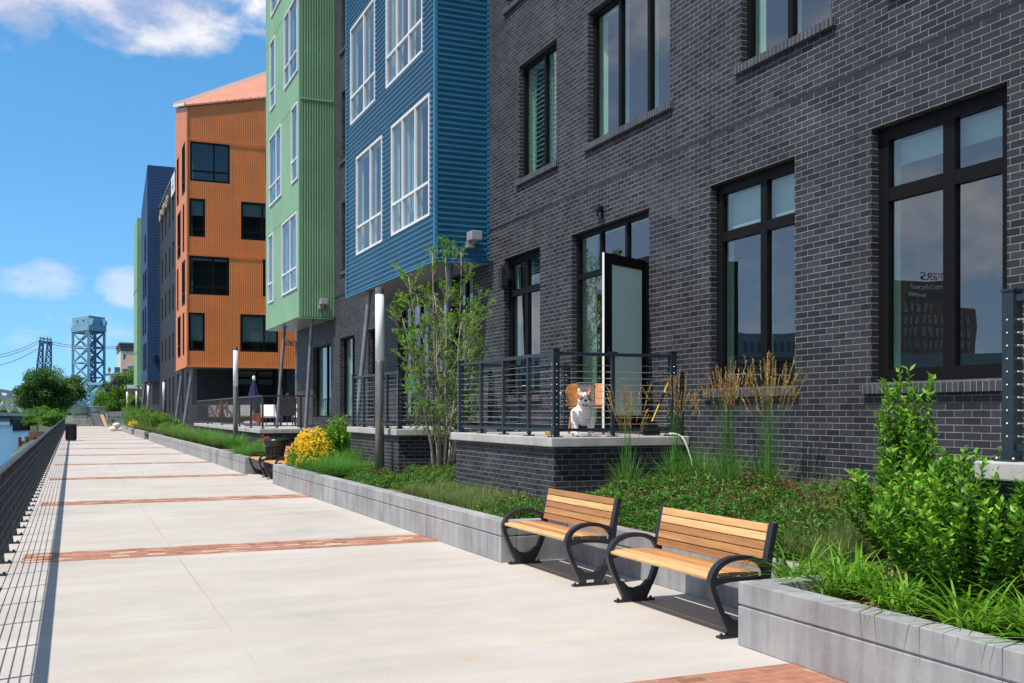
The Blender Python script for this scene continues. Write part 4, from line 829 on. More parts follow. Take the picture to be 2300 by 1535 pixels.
# ------------------------------------------------------------------ things on the dog's terrace
ch_ = thing('lounge_chair', 'curved orange plywood lounge chair with grey felt pad behind the dog', 'chair', (6.68, 12.85, TZ), rz=R(-18))
def shell(r0, wid, z0, z1, arc, th, mi=0, ylean=.12):
    mb = MB(); n = 18; P = []
    for j in range(5):
        row = []
        for i in range(n+1):
            an = -arc+2*arc*i/n; f = j/4; sq = 1-.55*max(0, abs(an)/arc-.45)**1.5*2*f; z = z0+(z1-z0)*f*sq+.02*f
            row.append((wid*math.sin(an)/math.sin(min(arc, 1.57)), r0*(math.cos(an)-1)*-1*-1+ylean*f, z))
        P.append(row)
    for j in range(4):
        for i in range(n):
            q = [P[j][i], P[j][i+1], P[j+1][i+1], P[j+1][i]]; mb.hexa(q+[(a, b+th, c) for a, b, c in q])
    return mb
shell(.22, .33, .40, .70, 1.5, .016).build('back_shell', M['ply'], ch_, local=True)
mb = MB()
for k in range(6):
    f0, f1 = k/6, (k+1)/6; mb.hexa([(-.14, .10*f0-.02, .42+.30*f0), (.10, .10*f0-.02, .42+.30*f0), (.10, .10*f0+.01, .42+.30*f0), (-.14, .10*f0+.01, .42+.30*f0), (-.14, .10*f1-.02, .42+.30*f1), (.10, .10*f1-.02, .42+.30*f1), (.10, .10*f1+.01, .42+.30*f1), (-.14, .10*f1+.01, .42+.30*f1)])
mb.box(-.14, .10, .06, .13, .715, .735); mb.build('back_pad', M['greyfab'], ch_, local=True, bevel=.008)
mb = MB(); mb.box(-.27, .27, -.36, .06, .36, .385); mb.build('seat', M['ply'], ch_, local=True, bevel=.01)
mb = MB(); mb.box(-.25, .25, -.34, .04, .387, .42); mb.build('seat_pad', M['greyfab'], ch_, local=True, bevel=.012)
for sx in (-1, 1):
    for (y0, y1) in ((-.28, -.38), (.02, .16)): mb = MB(); mb.tube([(sx*.22, y0, .36), (sx*.235, (y0+y1)/2, .2), (sx*.25, y1, .003)], [.026, .022, .016], 8); mb.build('leg', M['ply'], ch_, local=True)
tb = thing('toy', 'small yellow dog toy on the terrace floor beside the dog', 'toy', (5.85, 12.35, TZ)); mb = MB(); mb.sphere((5.82, 12.35, TZ+.045), .045, 10, 8); mb.sphere((5.93, 12.36, TZ+.045), .045, 10, 8); mb.bar((5.82, 12.35, TZ+.05), (5.93, 12.36, TZ+.05), .04); mb.build('rubber_bone', M['yellow'], tb, True)
def broom(x, y, x2, y2, z2, label):
    b = thing('broom', label, 'broom', (x, y, TZ)); mb = MB(); mb.tube([(x, y, TZ+.18), (x2, y2, z2)], .012, 8); mb.build('handle', M['yellow'], b)
    mb = MB(); p = Vector((x, y, TZ+.18)).lerp(Vector((x2, y2, z2)), .42); q = Vector((x, y, TZ+.18)).lerp(Vector((x2, y2, z2)), .68); mb.tube([p, q], .017, 8); mb.build('grip', M['black_plastic'], b)
    mb = MB(); mb.hexa([(x-.12, y-.04, TZ+.004), (x+.12, y-.04, TZ+.004), (x+.12, y+.05, TZ+.004), (x-.12, y+.05, TZ+.004), (x-.06, y-.02, TZ+.19), (x+.06, y-.02, TZ+.19), (x+.06, y+.03, TZ+.19), (x-.06, y+.03, TZ+.19)]); mb.build('bristle_head', M['black_plastic'], b)
broom(7.12, 11.85, 7.36, 11.78, 2.12, 'yellow handled broom leaning on the brick beside the open terrace door')
hs = MB(); hs.tube(smooth2([(7.1, 11.60, TZ+.02), (7.2, 11.42, TZ+.03), (7.26, 11.32, TZ-.02), (7.29, 11.24, 1.2), (7.31, 11.17, 1.0), (7.32, 11.12, .72)]), .013, 8); tag(hs.build('hose', M['hose'], smooth=True), 'pale hose hanging over the terrace edge against the brick wall', 'hose')
# turquoise chair on the second terrace
tc_ = thing('folding_chair', 'turquoise cloth chair seen through the stems of the tree', 'chair', (6.5, 19.6, TZ))
mb = MB(); pp = [(6.25, 19.5, 2.35), (6.3, 19.45, 2.1), (6.42, 19.4, 1.92), (6.62, 19.35, 1.84), (6.8, 19.4, 1.86)]
for p, q in zip(pp, pp[1:]): mb.quad(p, q, (q[0], q[1]+.5, q[2]), (p[0], p[1]+.5, p[2]))
mb.build('cloth', M['teal_fabric'], tc_)
for (x0, y0, z0, x1, y1, z1) in ((6.3, 19.45, 2.1, 6.85, 19.45, TZ), (6.3, 19.9, 2.1, 6.85, 19.9, TZ), (6.8, 19.45, 1.86, 6.3, 19.45, TZ), (6.8, 19.9, 1.86, 6.3, 19.9, TZ)): mb = MB(); mb.tube([(x0, y0, z0), (x1, y1, z1)], .013, 6); mb.build('leg', M['black_metal'], tc_)
# ------------------------------------------------------------------ the pool deck in the courtyard
DZ = 1.12
pd = thing('pool_deck', 'raised concrete pool deck in the courtyard before the orange tower', 'deck', (9, 43, 0))
mb = MB(); mb.box(5.5, 7.39, 33.3, 36.84, DZ-.14, DZ); mb.box(5.5, 20, 36.842, 52.6, DZ-.14, DZ); mb.build('slab', M['slab'], pd, bevel=.015)
mb = MB(); mb.box(5.58, 7.385, 33.38, 36.8, .1, DZ-.141); mb.box(5.58, 19.9, 36.83, 52.5, .1, DZ-.141); mb.build('base', M['brick_far'], pd)
pr = thing('picket_railing', 'dark bronze picket railing around the pool deck', 'railing', (5.62, 33.45, DZ))
path = [(5.62, 52.4), (5.62, 33.42), (7.3, 33.42)]
mb = MB(); lo = MB()
for a, b in zip(path, path[1:]): mb.bar((*a, DZ+1.07), (*b, DZ+1.07), .05, .05); lo.bar((*a, DZ+.1), (*b, DZ+.1), .035, .035)
mb.build('top_rail', M['bronze'], pr); lo.build('bottom_rail', M['bronze'], pr)
for k in range(78): y = 33.6+.242*k; mb = MB(); mb.box(5.61, 5.63, y-.02, y+.02, DZ+.1, DZ+1.05); mb.build('baluster', M['bronze'], pr)
for k in range(4): x = 5.98+.42*k; mb = MB(); mb.box(x-.012, x+.012, 33.41, 33.43, DZ+.1, DZ+1.05); mb.build('baluster', M['bronze'], pr)
for p in ((5.62, 52.4), (5.62, 48), (5.62, 43.2), (5.62, 38.4), (5.62, 35.8), (5.62, 33.42), (6.85, 33.42)): mb = MB(); mb.box(p[0]-.025, p[0]+.025, p[1]-.03, p[1]+.03, DZ, DZ+1.09); mb.box(p[0]-.06, p[0]+.06, p[1]-.06, p[1]+.06, DZ+.001, DZ+.012); mb.build('post', M['bronze'], pr)
r2 = thing('pool_fence', 'pale low rail at the back of the pool deck, behind the closed umbrella', 'railing', (9, 52.4, DZ))
mb = MB(); mb.bar((5.8, 52.45, DZ+.85), (15, 52.45, DZ+.85), .06, .07); mb.build('top_rail', M['galv'], r2)
for k in range(9): x = 5.9+1.1*k; mb = MB(); mb.box(x-.02, x+.02, 52.43, 52.47, DZ, DZ+.82); mb.build('post', M['bronze'], r2)
def lounger(x, y, label, rz=0):
    l = thing('sun_lounger', label, 'sun lounger', (x, y, DZ), 'sun loungers on the pool deck', R(rz))
    mb = MB(); mb.box(-.33, -.29, -1.3, .45, .28, .32); mb.box(.29, .33, -1.3, .45, .28, .32); mb.box(-.29, .29, -1.3, -1.26, .28, .32); mb.build('frame', M['bronze'], l, local=True)
    mb = MB(); mb.box(-.29, .29, -1.26, .05, .31, .335); mb.build('seat', M['white'], l, local=True)
    mb = MB(); mb.hexa([(-.31, .05, .32), (.31, .05, .32), (.31, .08, .31), (-.31, .08, .31), (-.31, .36, .86), (.31, .36, .86), (.31, .39, .85), (-.31, .39, .85)]); mb.build('backrest', M['white'], l, local=True)
    for sx in (-.31, .31):
        for yy in (-1.15, .35): mb = MB(); mb.box(sx-.02, sx+.02, yy-.02, yy+.02, 0, .28); mb.build('leg', M['bronze'], l, local=True)
    return l
for px, d_, lb in ((484, 46.5, 'white sun lounger farthest left, where the sunbather in red reclines'), (521, 46, 'white sun lounger right of the reclining sunbather'), (553, 45.5, 'white sun lounger with a lime towel, left of the closed umbrella'), (604, 43.5, 'white sun lounger right of the closed umbrella with a grey towel'), (678, 42, 'white sun lounger at the right, past the seated sunbather')):
    x, y, _ = at_depth(px, d_); lounger(x, y, lb)
x, y, _ = at_depth(548, 44.3); mb = MB(); mb.box(x-.28, x+.28, y-.55, y+.35, DZ+.34, DZ+.40); tag(mb.build('towel', M['lime'], bevel=.02), 'lime yellow towel laid on a white sun lounger', 'towel')
x, y, _ = at_depth(606, 42.8); mb = MB(); mb.box(x-.26, x+.2, y-.3, y+.2, DZ+.34, DZ+.38); tag(mb.build('towel', M['greypaint'], bevel=.02), 'crumpled grey towel on the white lounger right of the umbrella', 'towel')
x, y, _ = at_depth(575, 40.5); cb = thing('cool_box', 'small bright orange box on the pool deck by the railing corner', 'box', (x, y, DZ)); mb = MB(); mb.box(x-.17, x+.17, y-.14, y+.14, DZ, DZ+.42); mb.build('body', M['orange_plastic'], cb, bevel=.03); mb = MB(); mb.box(x-.18, x+.18, y-.15, y+.15, DZ+.425, DZ+.48); mb.build('lid', M['orange_plastic'], cb, bevel=.02)
x, y, _ = at_depth(561, 40); mb = MB(); mb.sphere((x, y, DZ+.1), .3, 12, 8, sc=(1.1, .8, .35)); tag(mb.build('float', M['white'], smooth=True), 'white inflatable lying on the pool deck beside the orange box', 'pool float')
um = thing('umbrella', 'closed navy blue patio umbrella with white tip on the pool deck', 'umbrella', (*at_depth(570, 47)[:2], DZ)); ux, uy = um.location.x, um.location.y
mb = MB(); mb.tube([(ux, uy, DZ), (ux, uy, 3.1)], .03, 8); mb.build('pole', M['wire'], um); mb = MB(); mb.lathe((ux, uy, DZ), [(.28, .001), (.28, .06), (.05, .1)], 14); mb.build('base', M['black_metal'], um)
mb = MB(); n = 32; prof = [(.05, 3.1), (.13, 2.85), (.20, 2.5), (.27, 2.2), (.36, 1.85), (.34, 1.8)]; vs = []
for r_, z in prof:
    for j in range(n): an = 2*math.pi*j/n; q = r_*(1+.22*math.cos(8*an)*(r_/.3)); vs.append((ux+q*math.cos(an), uy+q*math.sin(an), z))
mb.add(vs, [(i*n+j, i*n+(j+1) % n, (i+1)*n+(j+1) % n, (i+1)*n+j) for i in range(len(prof)-1) for j in range(n)]); mb.add([(ux, uy, 2.05)]+[], []); mb.build('canopy', M['bluefab'], um, smooth=True)
mb = MB(); mb.sphere((ux, uy, 3.22), .075, 10, 8, sc=(1, 1, 1.5)); mb.build('finial', M['white'], um, True)
fl = thing('pole_light', 'grey pole with oval ring lamps and a blue pennant in the courtyard', 'light', (*at_depth(667, 49)[:2], DZ)); fx, fy = fl.location.x, fl.location.y
mb = MB(); mb.tube([(fx, fy, DZ), (fx, fy, zz(737, 49))], .09, 12); mb.bar((fx-.6, fy, zz(772, 49)), (fx+.6, fy, zz(772, 49)), .05); mb.build('pole', M['cornice'], fl)
for k, px in enumerate((-.46, -.2, .2, .46)):
    mb = MB(); z = zz(772, 49); mb.tube([(fx+px+.16*math.cos(q*math.pi/8), fy-.1, z+.1*math.sin(q*math.pi/8)) for q in range(17)], .03, 6); mb.build('ring_lamp', M['black_metal'], fl)
mb = MB(); z = zz(842, 49); mb.hexa([(fx-.2, fy-.1, z-.06), (fx+.38, fy-.1, z-.09), (fx+.38, fy-.07, z-.09), (fx-.2, fy-.07, z-.06), (fx-.2, fy-.1, z-.05), (fx+.38, fy-.1, z+.13), (fx+.38, fy-.07, z+.13), (fx-.2, fy-.07, z-.05)]); mb.build('pennant', simple('bright_blue_cloth', (.02, .13, .42), .8), fl)
skin, red, hair = (.36, .17, .095), (.55, .04, .03), (.02, .014, .012)
def person(label, loc, pose, paint, rz=0):
    p = thing('person', label, 'person', loc, 'sunbathers on the pool deck', R(rz)); blob('body', pose, .016, p, M['person'], paint, 4); return p
x, y, _ = at_depth(500, 46.3)
rec = [([(0, .05, .45), (0, .18, .58), (0, .3, .78)], [.14, .13, .15]), ([(0, .35, .87), (0, .36, .92)], [.055, .055]), ([(0, .36, 1.02), (0, .35, .98)], [.10, .085]),
       ([(0, .26, 1.0)], [.02]), ([(-.05, .1, .42), (.05, .1, .42)], [.13, .13])]
for s in (-1, 1):
    kz = .93 if s > 0 else .70; rec += [([(s*.09, .0, .43), (s*.12, -.42, kz), (s*.11, -.68, .40)], [.095, .06, .042]), ([(s*.11, -.68, .385), (s*.11, -.86, .40)], [.04, .03]), ([(s*.19, .3, .80), (s*.28, .12, .58), (s*.22, -.05, .46)], [.055, .042, .034])]
    for q in range(4): rec.append(([(s*.22+(q-1.5)*.018, -.06, .455), (s*.22+(q-1.5)*.02, -.13+.008*abs(q-1.5), .44)], [.012, .009]))
    rec.append(([(s*.20, -.05, .455), (s*.175, -.09, .45)], [.012, .01]))
def pr1(c): return red if (.32 < c.z < .74 and c.y > -.02 and abs(c.x) < .2) else hair if c.z > 1.03 and c.y > .30 or (c.z > .93 and c.y > .40) else skin
person('sunbather in a red swimsuit reclining with raised knees on a white lounger', (x, y, DZ), rec, pr1)
x, y, _ = at_depth(647, 40)
dc = thing('deck_chair', 'dark sling deck chair with its back to the camera, person seated in it', 'chair', (x, y, DZ), rz=R(-8))
mb = MB(); mb.hexa([(-.27, .0, .42), (.27, .0, .42), (.27, .02, .42), (-.27, .02, .42), (-.27, -.22, 1.06), (.27, -.22, 1.06), (.27, -.20, 1.06), (-.27, -.20, 1.06)]); mb.build('back_sling', M['mesh_dark'], dc, local=True)
mb = MB(); mb.box(-.27, .27, .02, .5, .40, .42); mb.build('seat', M['mesh_dark'], dc, local=True)
mb = MB()
for sx in (-.29, .29): mb.tube([(sx, .02, .38), (sx, -.22, 1.08)], .02, 6); mb.tube([(sx, -.1, .64), (sx, .45, .64), (sx, .5, .41)], .02, 6); mb.tube([(sx, .5, .41), (sx, -.0, .40)], .02, 6)
mb.tube([(-.29, -.22, 1.08), (.29, -.22, 1.08)], .022, 6); mb.build('frame', M['black_metal'], dc, local=True)
for sx in (-.29, .29):
    for (a, b) in (((.0), (-.12)), ((.48), (.52))): mb = MB(); mb.tube([(sx, a, .42), (sx, b, .0)], .02, 6); mb.build('leg', M['black_metal'], dc, local=True)
sit = [([(0, .14, .52), (0, .06, .75), (0, -.02, .95)], [.14, .13, .15]), ([(0, -.04, 1.05), (0, -.04, 1.10)], [.055, .055]), ([(0, -.03, 1.2), (0, -.02, 1.17)], [.10, .088]), ([(0, .085, 1.18)], [.02])]
for s in (-1, 1):
    sit += [([(s*.09, .16, .50), (s*.13+.25, .55, .55+.12*(s > 0)), (s*.12+.42, .68, .16)], [.095, .06, .042]), ([(s*.12+.42, .68, .10), (s*.12+.48, .84, .05)], [.04, .03]), ([(s*.19, .0, .97), (s*.27, .1, .72), (s*.24, .34, .69)], [.055, .042, .034])]
    for q in range(4): sit.append(([(s*.24+(q-1.5)*.018, .36, .69), (s*.24+(q-1.5)*.02, .43, .675)], [.012, .009]))
    sit.append(([(s*.22, .35, .69), (s*.195, .39, .68)], [.012, .01]))
def pr2(c): return hair if (c.z > 1.16 and c.y < .05) or c.z > 1.25 else red if (.42 < c.z < .98 and abs(c.x) < .17 and c.y < .26) else skin
person('dark haired sunbather in red sitting in the dark deck chair, seen from behind', (x, y, DZ), sit, pr2, -8)
# ------------------------------------------------------------------ plants
def leaf_quads(P, D, Nn, ln, wd, fold=.25):
    """diamond leaves folded on the midrib: P base points, D directions, Nn approximate normals"""
    D = D/np.linalg.norm(D, axis=1, keepdims=True); S = np.cross(D, Nn); S /= np.linalg.norm(S, axis=1, keepdims=True)+1e-9; U = np.cross(S, D)
    ln = ln[:, None]; wd = wd[:, None]; mid = P+D*ln*.45; n = len(P)
    tip = P+D*ln-U*ln*.12; a = mid+S*wd*.5+U*wd*fold; b = mid-S*wd*.5+U*wd*fold
    V = np.stack([P, a, tip, b, mid], 1).reshape(-1, 3); i = np.arange(n)*5
    Fc = np.concatenate([np.stack([i, i+1, i+4], 1), np.stack([i+1, i+2, i+4], 1), np.stack([i+2, i+3, i+4], 1), np.stack([i+3, i, i+4], 1)])
    return V, Fc, n
def leaves(name, P, D, mat, parent, ln=.05, wd=.025, jit=.3, tint=None):
    n = len(P); Nn = rng.normal(0, .5, (n, 3))+np.array([0, 0, 1.0]); L_ = ln*(1+jit*rng.uniform(-1, 1, n)); W_ = wd*(1+jit*rng.uniform(-1, 1, n))
    V, Fc, n = leaf_quads(np.asarray(P, float), np.asarray(D, float)+1e-6, Nn, L_, W_); tt = rng.beta(2, 2, n) if tint is None else tint
    return np_mesh(name, V, Fc, mat, parent, np.tile(tt, 4))
def blade_geo(P, H, az, lean, w, seg=4, droop=1.0):
    n = len(P); V = []; f = np.linspace(0, 1, seg+1); dx, dy = np.cos(az), np.sin(az); sx, sy = -dy, dx
    for t_ in f:
        out = lean*(t_**1.6); up = H*t_*(1-.45*droop*np.clip(lean/np.maximum(H, .01), 0, 1.4)*t_**1.5); ww = w*(1-t_**2.2)*.5+.0006
        c = np.stack([P[:, 0]+dx*out, P[:, 1]+dy*out, P[:, 2]+up], 1)
        V += [c+np.stack([sx*ww, sy*ww, 0*ww], 1), c-np.stack([sx*ww, sy*ww, 0*ww], 1)]
    V = np.stack(V, 1).reshape(-1, 3); i = np.arange(n)*2*(seg+1)
    Fc = np.concatenate([np.stack([i+2*k, i+2*k+1, i+2*k+3, i+2*k+2], 1) for k in range(seg)]); return V, Fc
def blades(name, P, H, az, lean, w, mat, parent, seg=4, droop=1.0, tint=None):
    V, Fc = blade_geo(P, H, az, lean, w, seg, droop); n = len(P); tt = rng.beta(2, 2.2, n) if tint is None else tint
    return np_mesh(name, V, Fc, mat, parent, np.tile(tt, seg))
def clump(name, label, cat, x, y, r, h, n, mat, group=None, w=.008, lean=(.3, .9), z=None, seg=4, plume=None, tall=None, spread=.35):
    z = soilz(x, y)-.02 if z is None else z; o = thing(name, label, cat, (x, y, z), group); a = rng.uniform(0, 2*np.pi, n); q = r*spread*np.sqrt(rng.random(n))
    P = np.stack([x+q*np.cos(a), y+q*np.sin(a), np.full(n, z)], 1); H = h*rng.uniform(.5, 1.08, n); az = a+rng.normal(0, .75, n); ln = r*rng.uniform(lean[0], lean[1], n)
    blades('leaf_blades', P, H, az, ln, np.full(n, w), M[mat], o, seg)
    if tall:
        k, th = tall; a = rng.uniform(0, 2*np.pi, k); q = r*.2*np.sqrt(rng.random(k)); P = np.stack([x+q*np.cos(a), y+q*np.sin(a), np.full(k, z)], 1); H = th*rng.uniform(.72, 1.0, k); az = rng.normal(np.pi*1.5-.5, 1.4, k); ln = th*rng.uniform(.02, .22, k)
        SV, SF = blade_geo(P, H, az, ln, np.full(k, .0045), 4, .2); SF = np.concatenate([SF[:, [0, 1, 2]], SF[:, [0, 2, 3]]])
        tip = P+np.stack([np.cos(az)*ln, np.sin(az)*ln, H*(1-.09*ln/H)], 1); prv = P+np.stack([np.cos(az)*ln*.62, np.sin(az)*ln*.62, H*.76], 1); dr = tip-prv; dr /= np.linalg.norm(dr, axis=1, keepdims=True)
        m_ = 26; t_ = np.tile(np.linspace(-.06, .22, m_), k); B = np.repeat(tip, m_, 0)+np.repeat(dr, m_, 0)*t_[:, None]*np.repeat(rng.uniform(.75, 1.2, k), m_)[:, None]; B[:, 2] -= np.maximum(0, t_)**2*.8
        q = k*m_; LV, LF, _ = leaf_quads(B, np.repeat(dr, m_, 0)+rng.normal(0, .22, (q, 3)), rng.normal(0, .5, (q, 3))+np.array([0, 0, 1.]), .035*rng.uniform(.7, 1.3, q), .010*rng.uniform(.7, 1.3, q)); pt = np.tile(np.repeat(rng.beta(2, 2, k), m_), 4)
        np_mesh('flower_stems', np.concatenate([SV, LV]), np.concatenate([SF, LF+len(SV)]), [M['grass_green'], M['plume']], o, np.concatenate([np.full(len(SF), .4), pt]), np.concatenate([np.zeros(len(SF)), np.ones(len(LF))]))
    return o
# strappy lilies along the right planter ledge
lil = [(4.88, 6.25), (4.80, 5.72), (4.95, 5.35), (4.74, 5.05), (4.95, 4.78), (4.72, 4.45), (4.95, 4.2), (4.75, 3.9), (5.1, 5.9)]
wl = ['beside the end of the near bench', 'next along the ledge from the bench end', 'third along the ledge, behind the mulch patch', 'fourth along the ledge, arching over bare mulch', 'fifth along the ledge, under the big shrub', 'sixth along the ledge, low and spreading', 'seventh along the ledge, near the right edge of the view', 'last one, cut by the right edge of the view', 'against the foot of the big shrub']
for (x, y), l_ in zip(lil, wl): clump('lily_clump', 'bright green strappy leaved clump '+l_, 'plant', x+.14, y, .40, .46, 74, 'grass_lily', 'strappy leaved clumps in the right planter', .020, (.5, 1.45), seg=7)
# tall feather reed grasses against the wall
for (x, y, th, k, l_) in ((6.25, 10.95, 1.25, 34, 'feather reed grass in front of the terrace slab, below the open door'), (6.75, 10.7, 1.30, 30, 'feather reed grass at the right end of the dog terrace by the hose'), (6.92, 9.85, 1.38, 52, 'tall feather reed grass with tan plumes left of the brick sill'), (6.85, 9.0, 1.40, 52, 'tall feather reed grass with tan plumes standing before the brick sill')):
    clump('tall_grass_clump', l_, 'grass', x, y, .36, .62, 260, 'grass_green', 'tall grasses with tan plumes', .006, (.2, 1.1), tall=(k, th), spread=.3)
clump('tall_grass_clump', 'short green grass clump without plumes between the hose and the tall grasses', 'grass', 6.85, 10.3, .36, .66, 260, 'grass_green', 'tall grasses with tan plumes', .007, (.15, 1.0), spread=.3)
# soft fountain grass mounds beyond the tree and in the far planters
fg = [(4.82, 21.9, .6, .55), (4.95, 20.9, .62, .6), (4.88, 20.0, .58, .55), (5.25, 22.3, .6, .62), (5.15, 19.5, .5, .5), (5.5, 20.8, .55, .66), (4.9, 29.0, .75, .66), (4.7, 30.6, .7, .6), (5.2, 29.8, .7, .7)]
wf = ['in front of the yellow flowers', 'in the middle of the mounds left of the light column', 'right beside the light column, near the ledge', 'behind the yellow flowers', 'at the foot of the light column', 'against the brick terrace base', 'just past the far benches', 'by the near corner of the far planter', 'behind the far benches below the pool deck']
for (x, y, r_, h), l_ in zip(fg, wf): clump('fountain_grass_clump', 'soft green fountain grass mound '+l_, 'grass', x, y, r_, h, 1100, 'grass_green', 'soft fountain grass mounds', .0055, (.35, 1.15), spread=.45)
k = 0
for (y, x, r_, h, mt) in ((35.2, 4.75, .8, .75, 'grass_green'), (37.5, 4.7, .85, .7, 'grass_pale'), (39.5, 4.6, .9, .75, 'grass_green'), (41.8, 4.7, .9, .8, 'grass_green'), (44.2, 4.6, .95, .8, 'grass_pale'), (47, 4.6, 1.0, .85, 'grass_green'), (50, 4.5, 1.0, .8, 'grass_pale'), (53, 4.6, 1.0, .85, 'grass_green'), (56, 4.5, 1.1, .8, 'grass_pale'), (59.5, 4.7, 1.1, .9, 'grass_green')):
    k += 1; clump('ornamental_grass_clump', ('soft green' if mt == 'grass_green' else 'pale straw tipped')+' grass clump in the planter before the pool deck, '+['nearest', 'second', 'third', 'fourth', 'fifth', 'sixth', 'seventh', 'eighth', 'ninth', 'farthest'][k-1]+' along its wall', 'grass', x+.25, y, r_*.72, h, 800, mt, 'grasses in the long far planter', .009, (.3, 1.1), spread=.5)
# leafy shrubs: upright stems with leaves along them
def shrub(name, label, x, y, rx, h, stems, per, lsize, mat='leaf_shrub', z=None, spire=None, ry=None, group=None, cat='shrub'):
    z = soilz(x, y)-.02 if z is None else z; o = thing(name, label, cat, (x, y, z), group); ry = ry or rx; st = MB(); P = []; D = []; TT_ = []
    for s in range(stems):
        a = rng.uniform(0, 2*np.pi); q = math.sqrt(rng.random()); tx, ty = x+rx*q*math.cos(a), y+ry*q*math.sin(a); hh = h*(1-.45*q*q)*rng.uniform(.72, 1.05)
        if spire and s < spire[1]: tx, ty, hh = x+spire[2]+rng.normal(0, .12), y+spire[3]+rng.normal(0, .12), spire[0]*rng.uniform(.66, 1)
        b = Vector((x+(tx-x)*.25, y+(ty-y)*.25, z)); e = Vector((tx, ty, z+hh)); m_ = b.lerp(e, .5)+Vector((tx-x, ty-y, 0))*.12
        pts = [b.lerp(m_, f).lerp(m_.lerp(e, f), f) for f in np.linspace(0, 1, 7)]; st.tube(pts, [.007*(h/1.2)]*4+[.004*(h/1.2)]*3, 5)
        for i in range(per):
            f = .18+.82*(i+rng.random())/per; p = b.lerp(m_, f).lerp(m_.lerp(e, f), f); an = i*2.4+rng.normal(0, .4); up = .25+.9*f**3
            TT_.append(min(1, max(0, rng.beta(2, 2.4)+.45*max(0, f-.7)))); P.append(p); D.append((math.cos(an), math.sin(an), up+rng.normal(0, .25)))
    st.build('stems', M['bark_dark'], o); leaves('foliage', P, D, M[mat], o, lsize, lsize*.5, tint=np.array(TT_)); return o
shrub('shrub', 'big glossy green shrub with a tall pointed top, in front of the right brick sill', 5.88, 5.98, .52, 1.05, 110, 70, .064, spire=(1.50, 26, .0, .03))
shrub('shrub', 'broad glossy green shrub at the right edge, before the cut off terrace slab', 5.42, 5.02, .60, 1.0, 190, 64, .064, ry=.72)
shrub('shrub', 'green leafy shrub behind the yellow flowers', 5.55, 22.9, .6, 1.15, 90, 44, .075)
shrub('shrub', 'small leafy sprig on the right terrace edge beside the railing post', 5.95, 5.12, .16, 1.12, 7, 26, .07)
# golden coneflowers
def daisies(name, label, x, y, rx, ry, h, n, mat, cat='flowers', nl=900, ps=.034):
    z = soilz(x, y)-.02; o = thing(name, label, cat, (x, y, z)); a = rng.uniform(0, 2*np.pi, n); q = rng.random(n)**.45*(1+.22*np.sin(3*a+1)+.14*np.sin(7*a))*rng.uniform(.9, 1.12, n); hh = h*np.clip(1-.6*np.abs(q)**2.2, .2, 1)*(1+.16*np.sin(2*a+.6)*q)*rng.uniform(.66, 1.08, n)
    C_ = np.stack([x+rx*q*np.cos(a), y+ry*q*np.sin(a), z+hh], 1); nrm = np.stack([np.cos(a)*q*.8-.35, np.sin(a)*q*.8-.35, np.full(n, .8)], 1)+rng.normal(0, .3, (n, 3)); nrm /= np.linalg.norm(nrm, axis=1, keepdims=True)
    t1 = np.cross(nrm, np.tile([0.1, .3, .9], (n, 1))); t1 /= np.linalg.norm(t1, axis=1, keepdims=True); t2 = np.cross(nrm, t1); k = 9; Pp = []; Dd = []
    for j in range(k):
        an = 2*math.pi*j/k; d = t1*math.cos(an)+t2*math.sin(an); Pp.append(C_+d*.006); Dd.append(d-nrm*.15)
    if n <= 60:                                                      # few enough to count: every flower head is a part
        for i in range(n): leaves('flower_head', np.array([q_[i] for q_ in Pp]), np.array([q_[i] for q_ in Dd]), M[mat], o, ps, ps*.6, .12)
    else:
        leaves('petals', np.concatenate(Pp), np.concatenate(Dd), M[mat], o, ps, ps*.48, .12, np.tile(rng.beta(2, 2, n), k)); mb = MB()
        for c, nn in zip(C_, nrm): mb.sphere(Vector(c)+Vector(nn)*.004, .0085, 6, 4)
        mb.build('flower_eyes', M['soil'], o)
    q = np.sqrt(rng.random(nl)); a = rng.uniform(0, 2*np.pi, nl); f = rng.random(nl)
    P = np.stack([x+rx*q*np.cos(a), y+ry*q*np.sin(a), z+f*h*(1-.55*q**2)*.93], 1); leaves('foliage', P, np.stack([np.cos(a), np.sin(a), rng.normal(.4, .4, nl)], 1), M['leaf_cover'], o, .07, .03)
    return o
daisies('coneflower_clump', 'big mass of golden yellow daisy flowers with dark eyes beside the black bin', 4.98, 22.95, .55, .95, .90, 900, 'petal', nl=3500)
daisies('pink_flower_clump', 'small clump of pink flowers behind the black bin', 5.3, 31.0, .35, .6, .62, 26, 'pink', nl=500, ps=.05)
daisies('coneflower_clump', 'far small patch of golden flowers in the last planter', 4.3, 84, .5, 1.2, .7, 120, 'petal', nl=900, ps=.05)
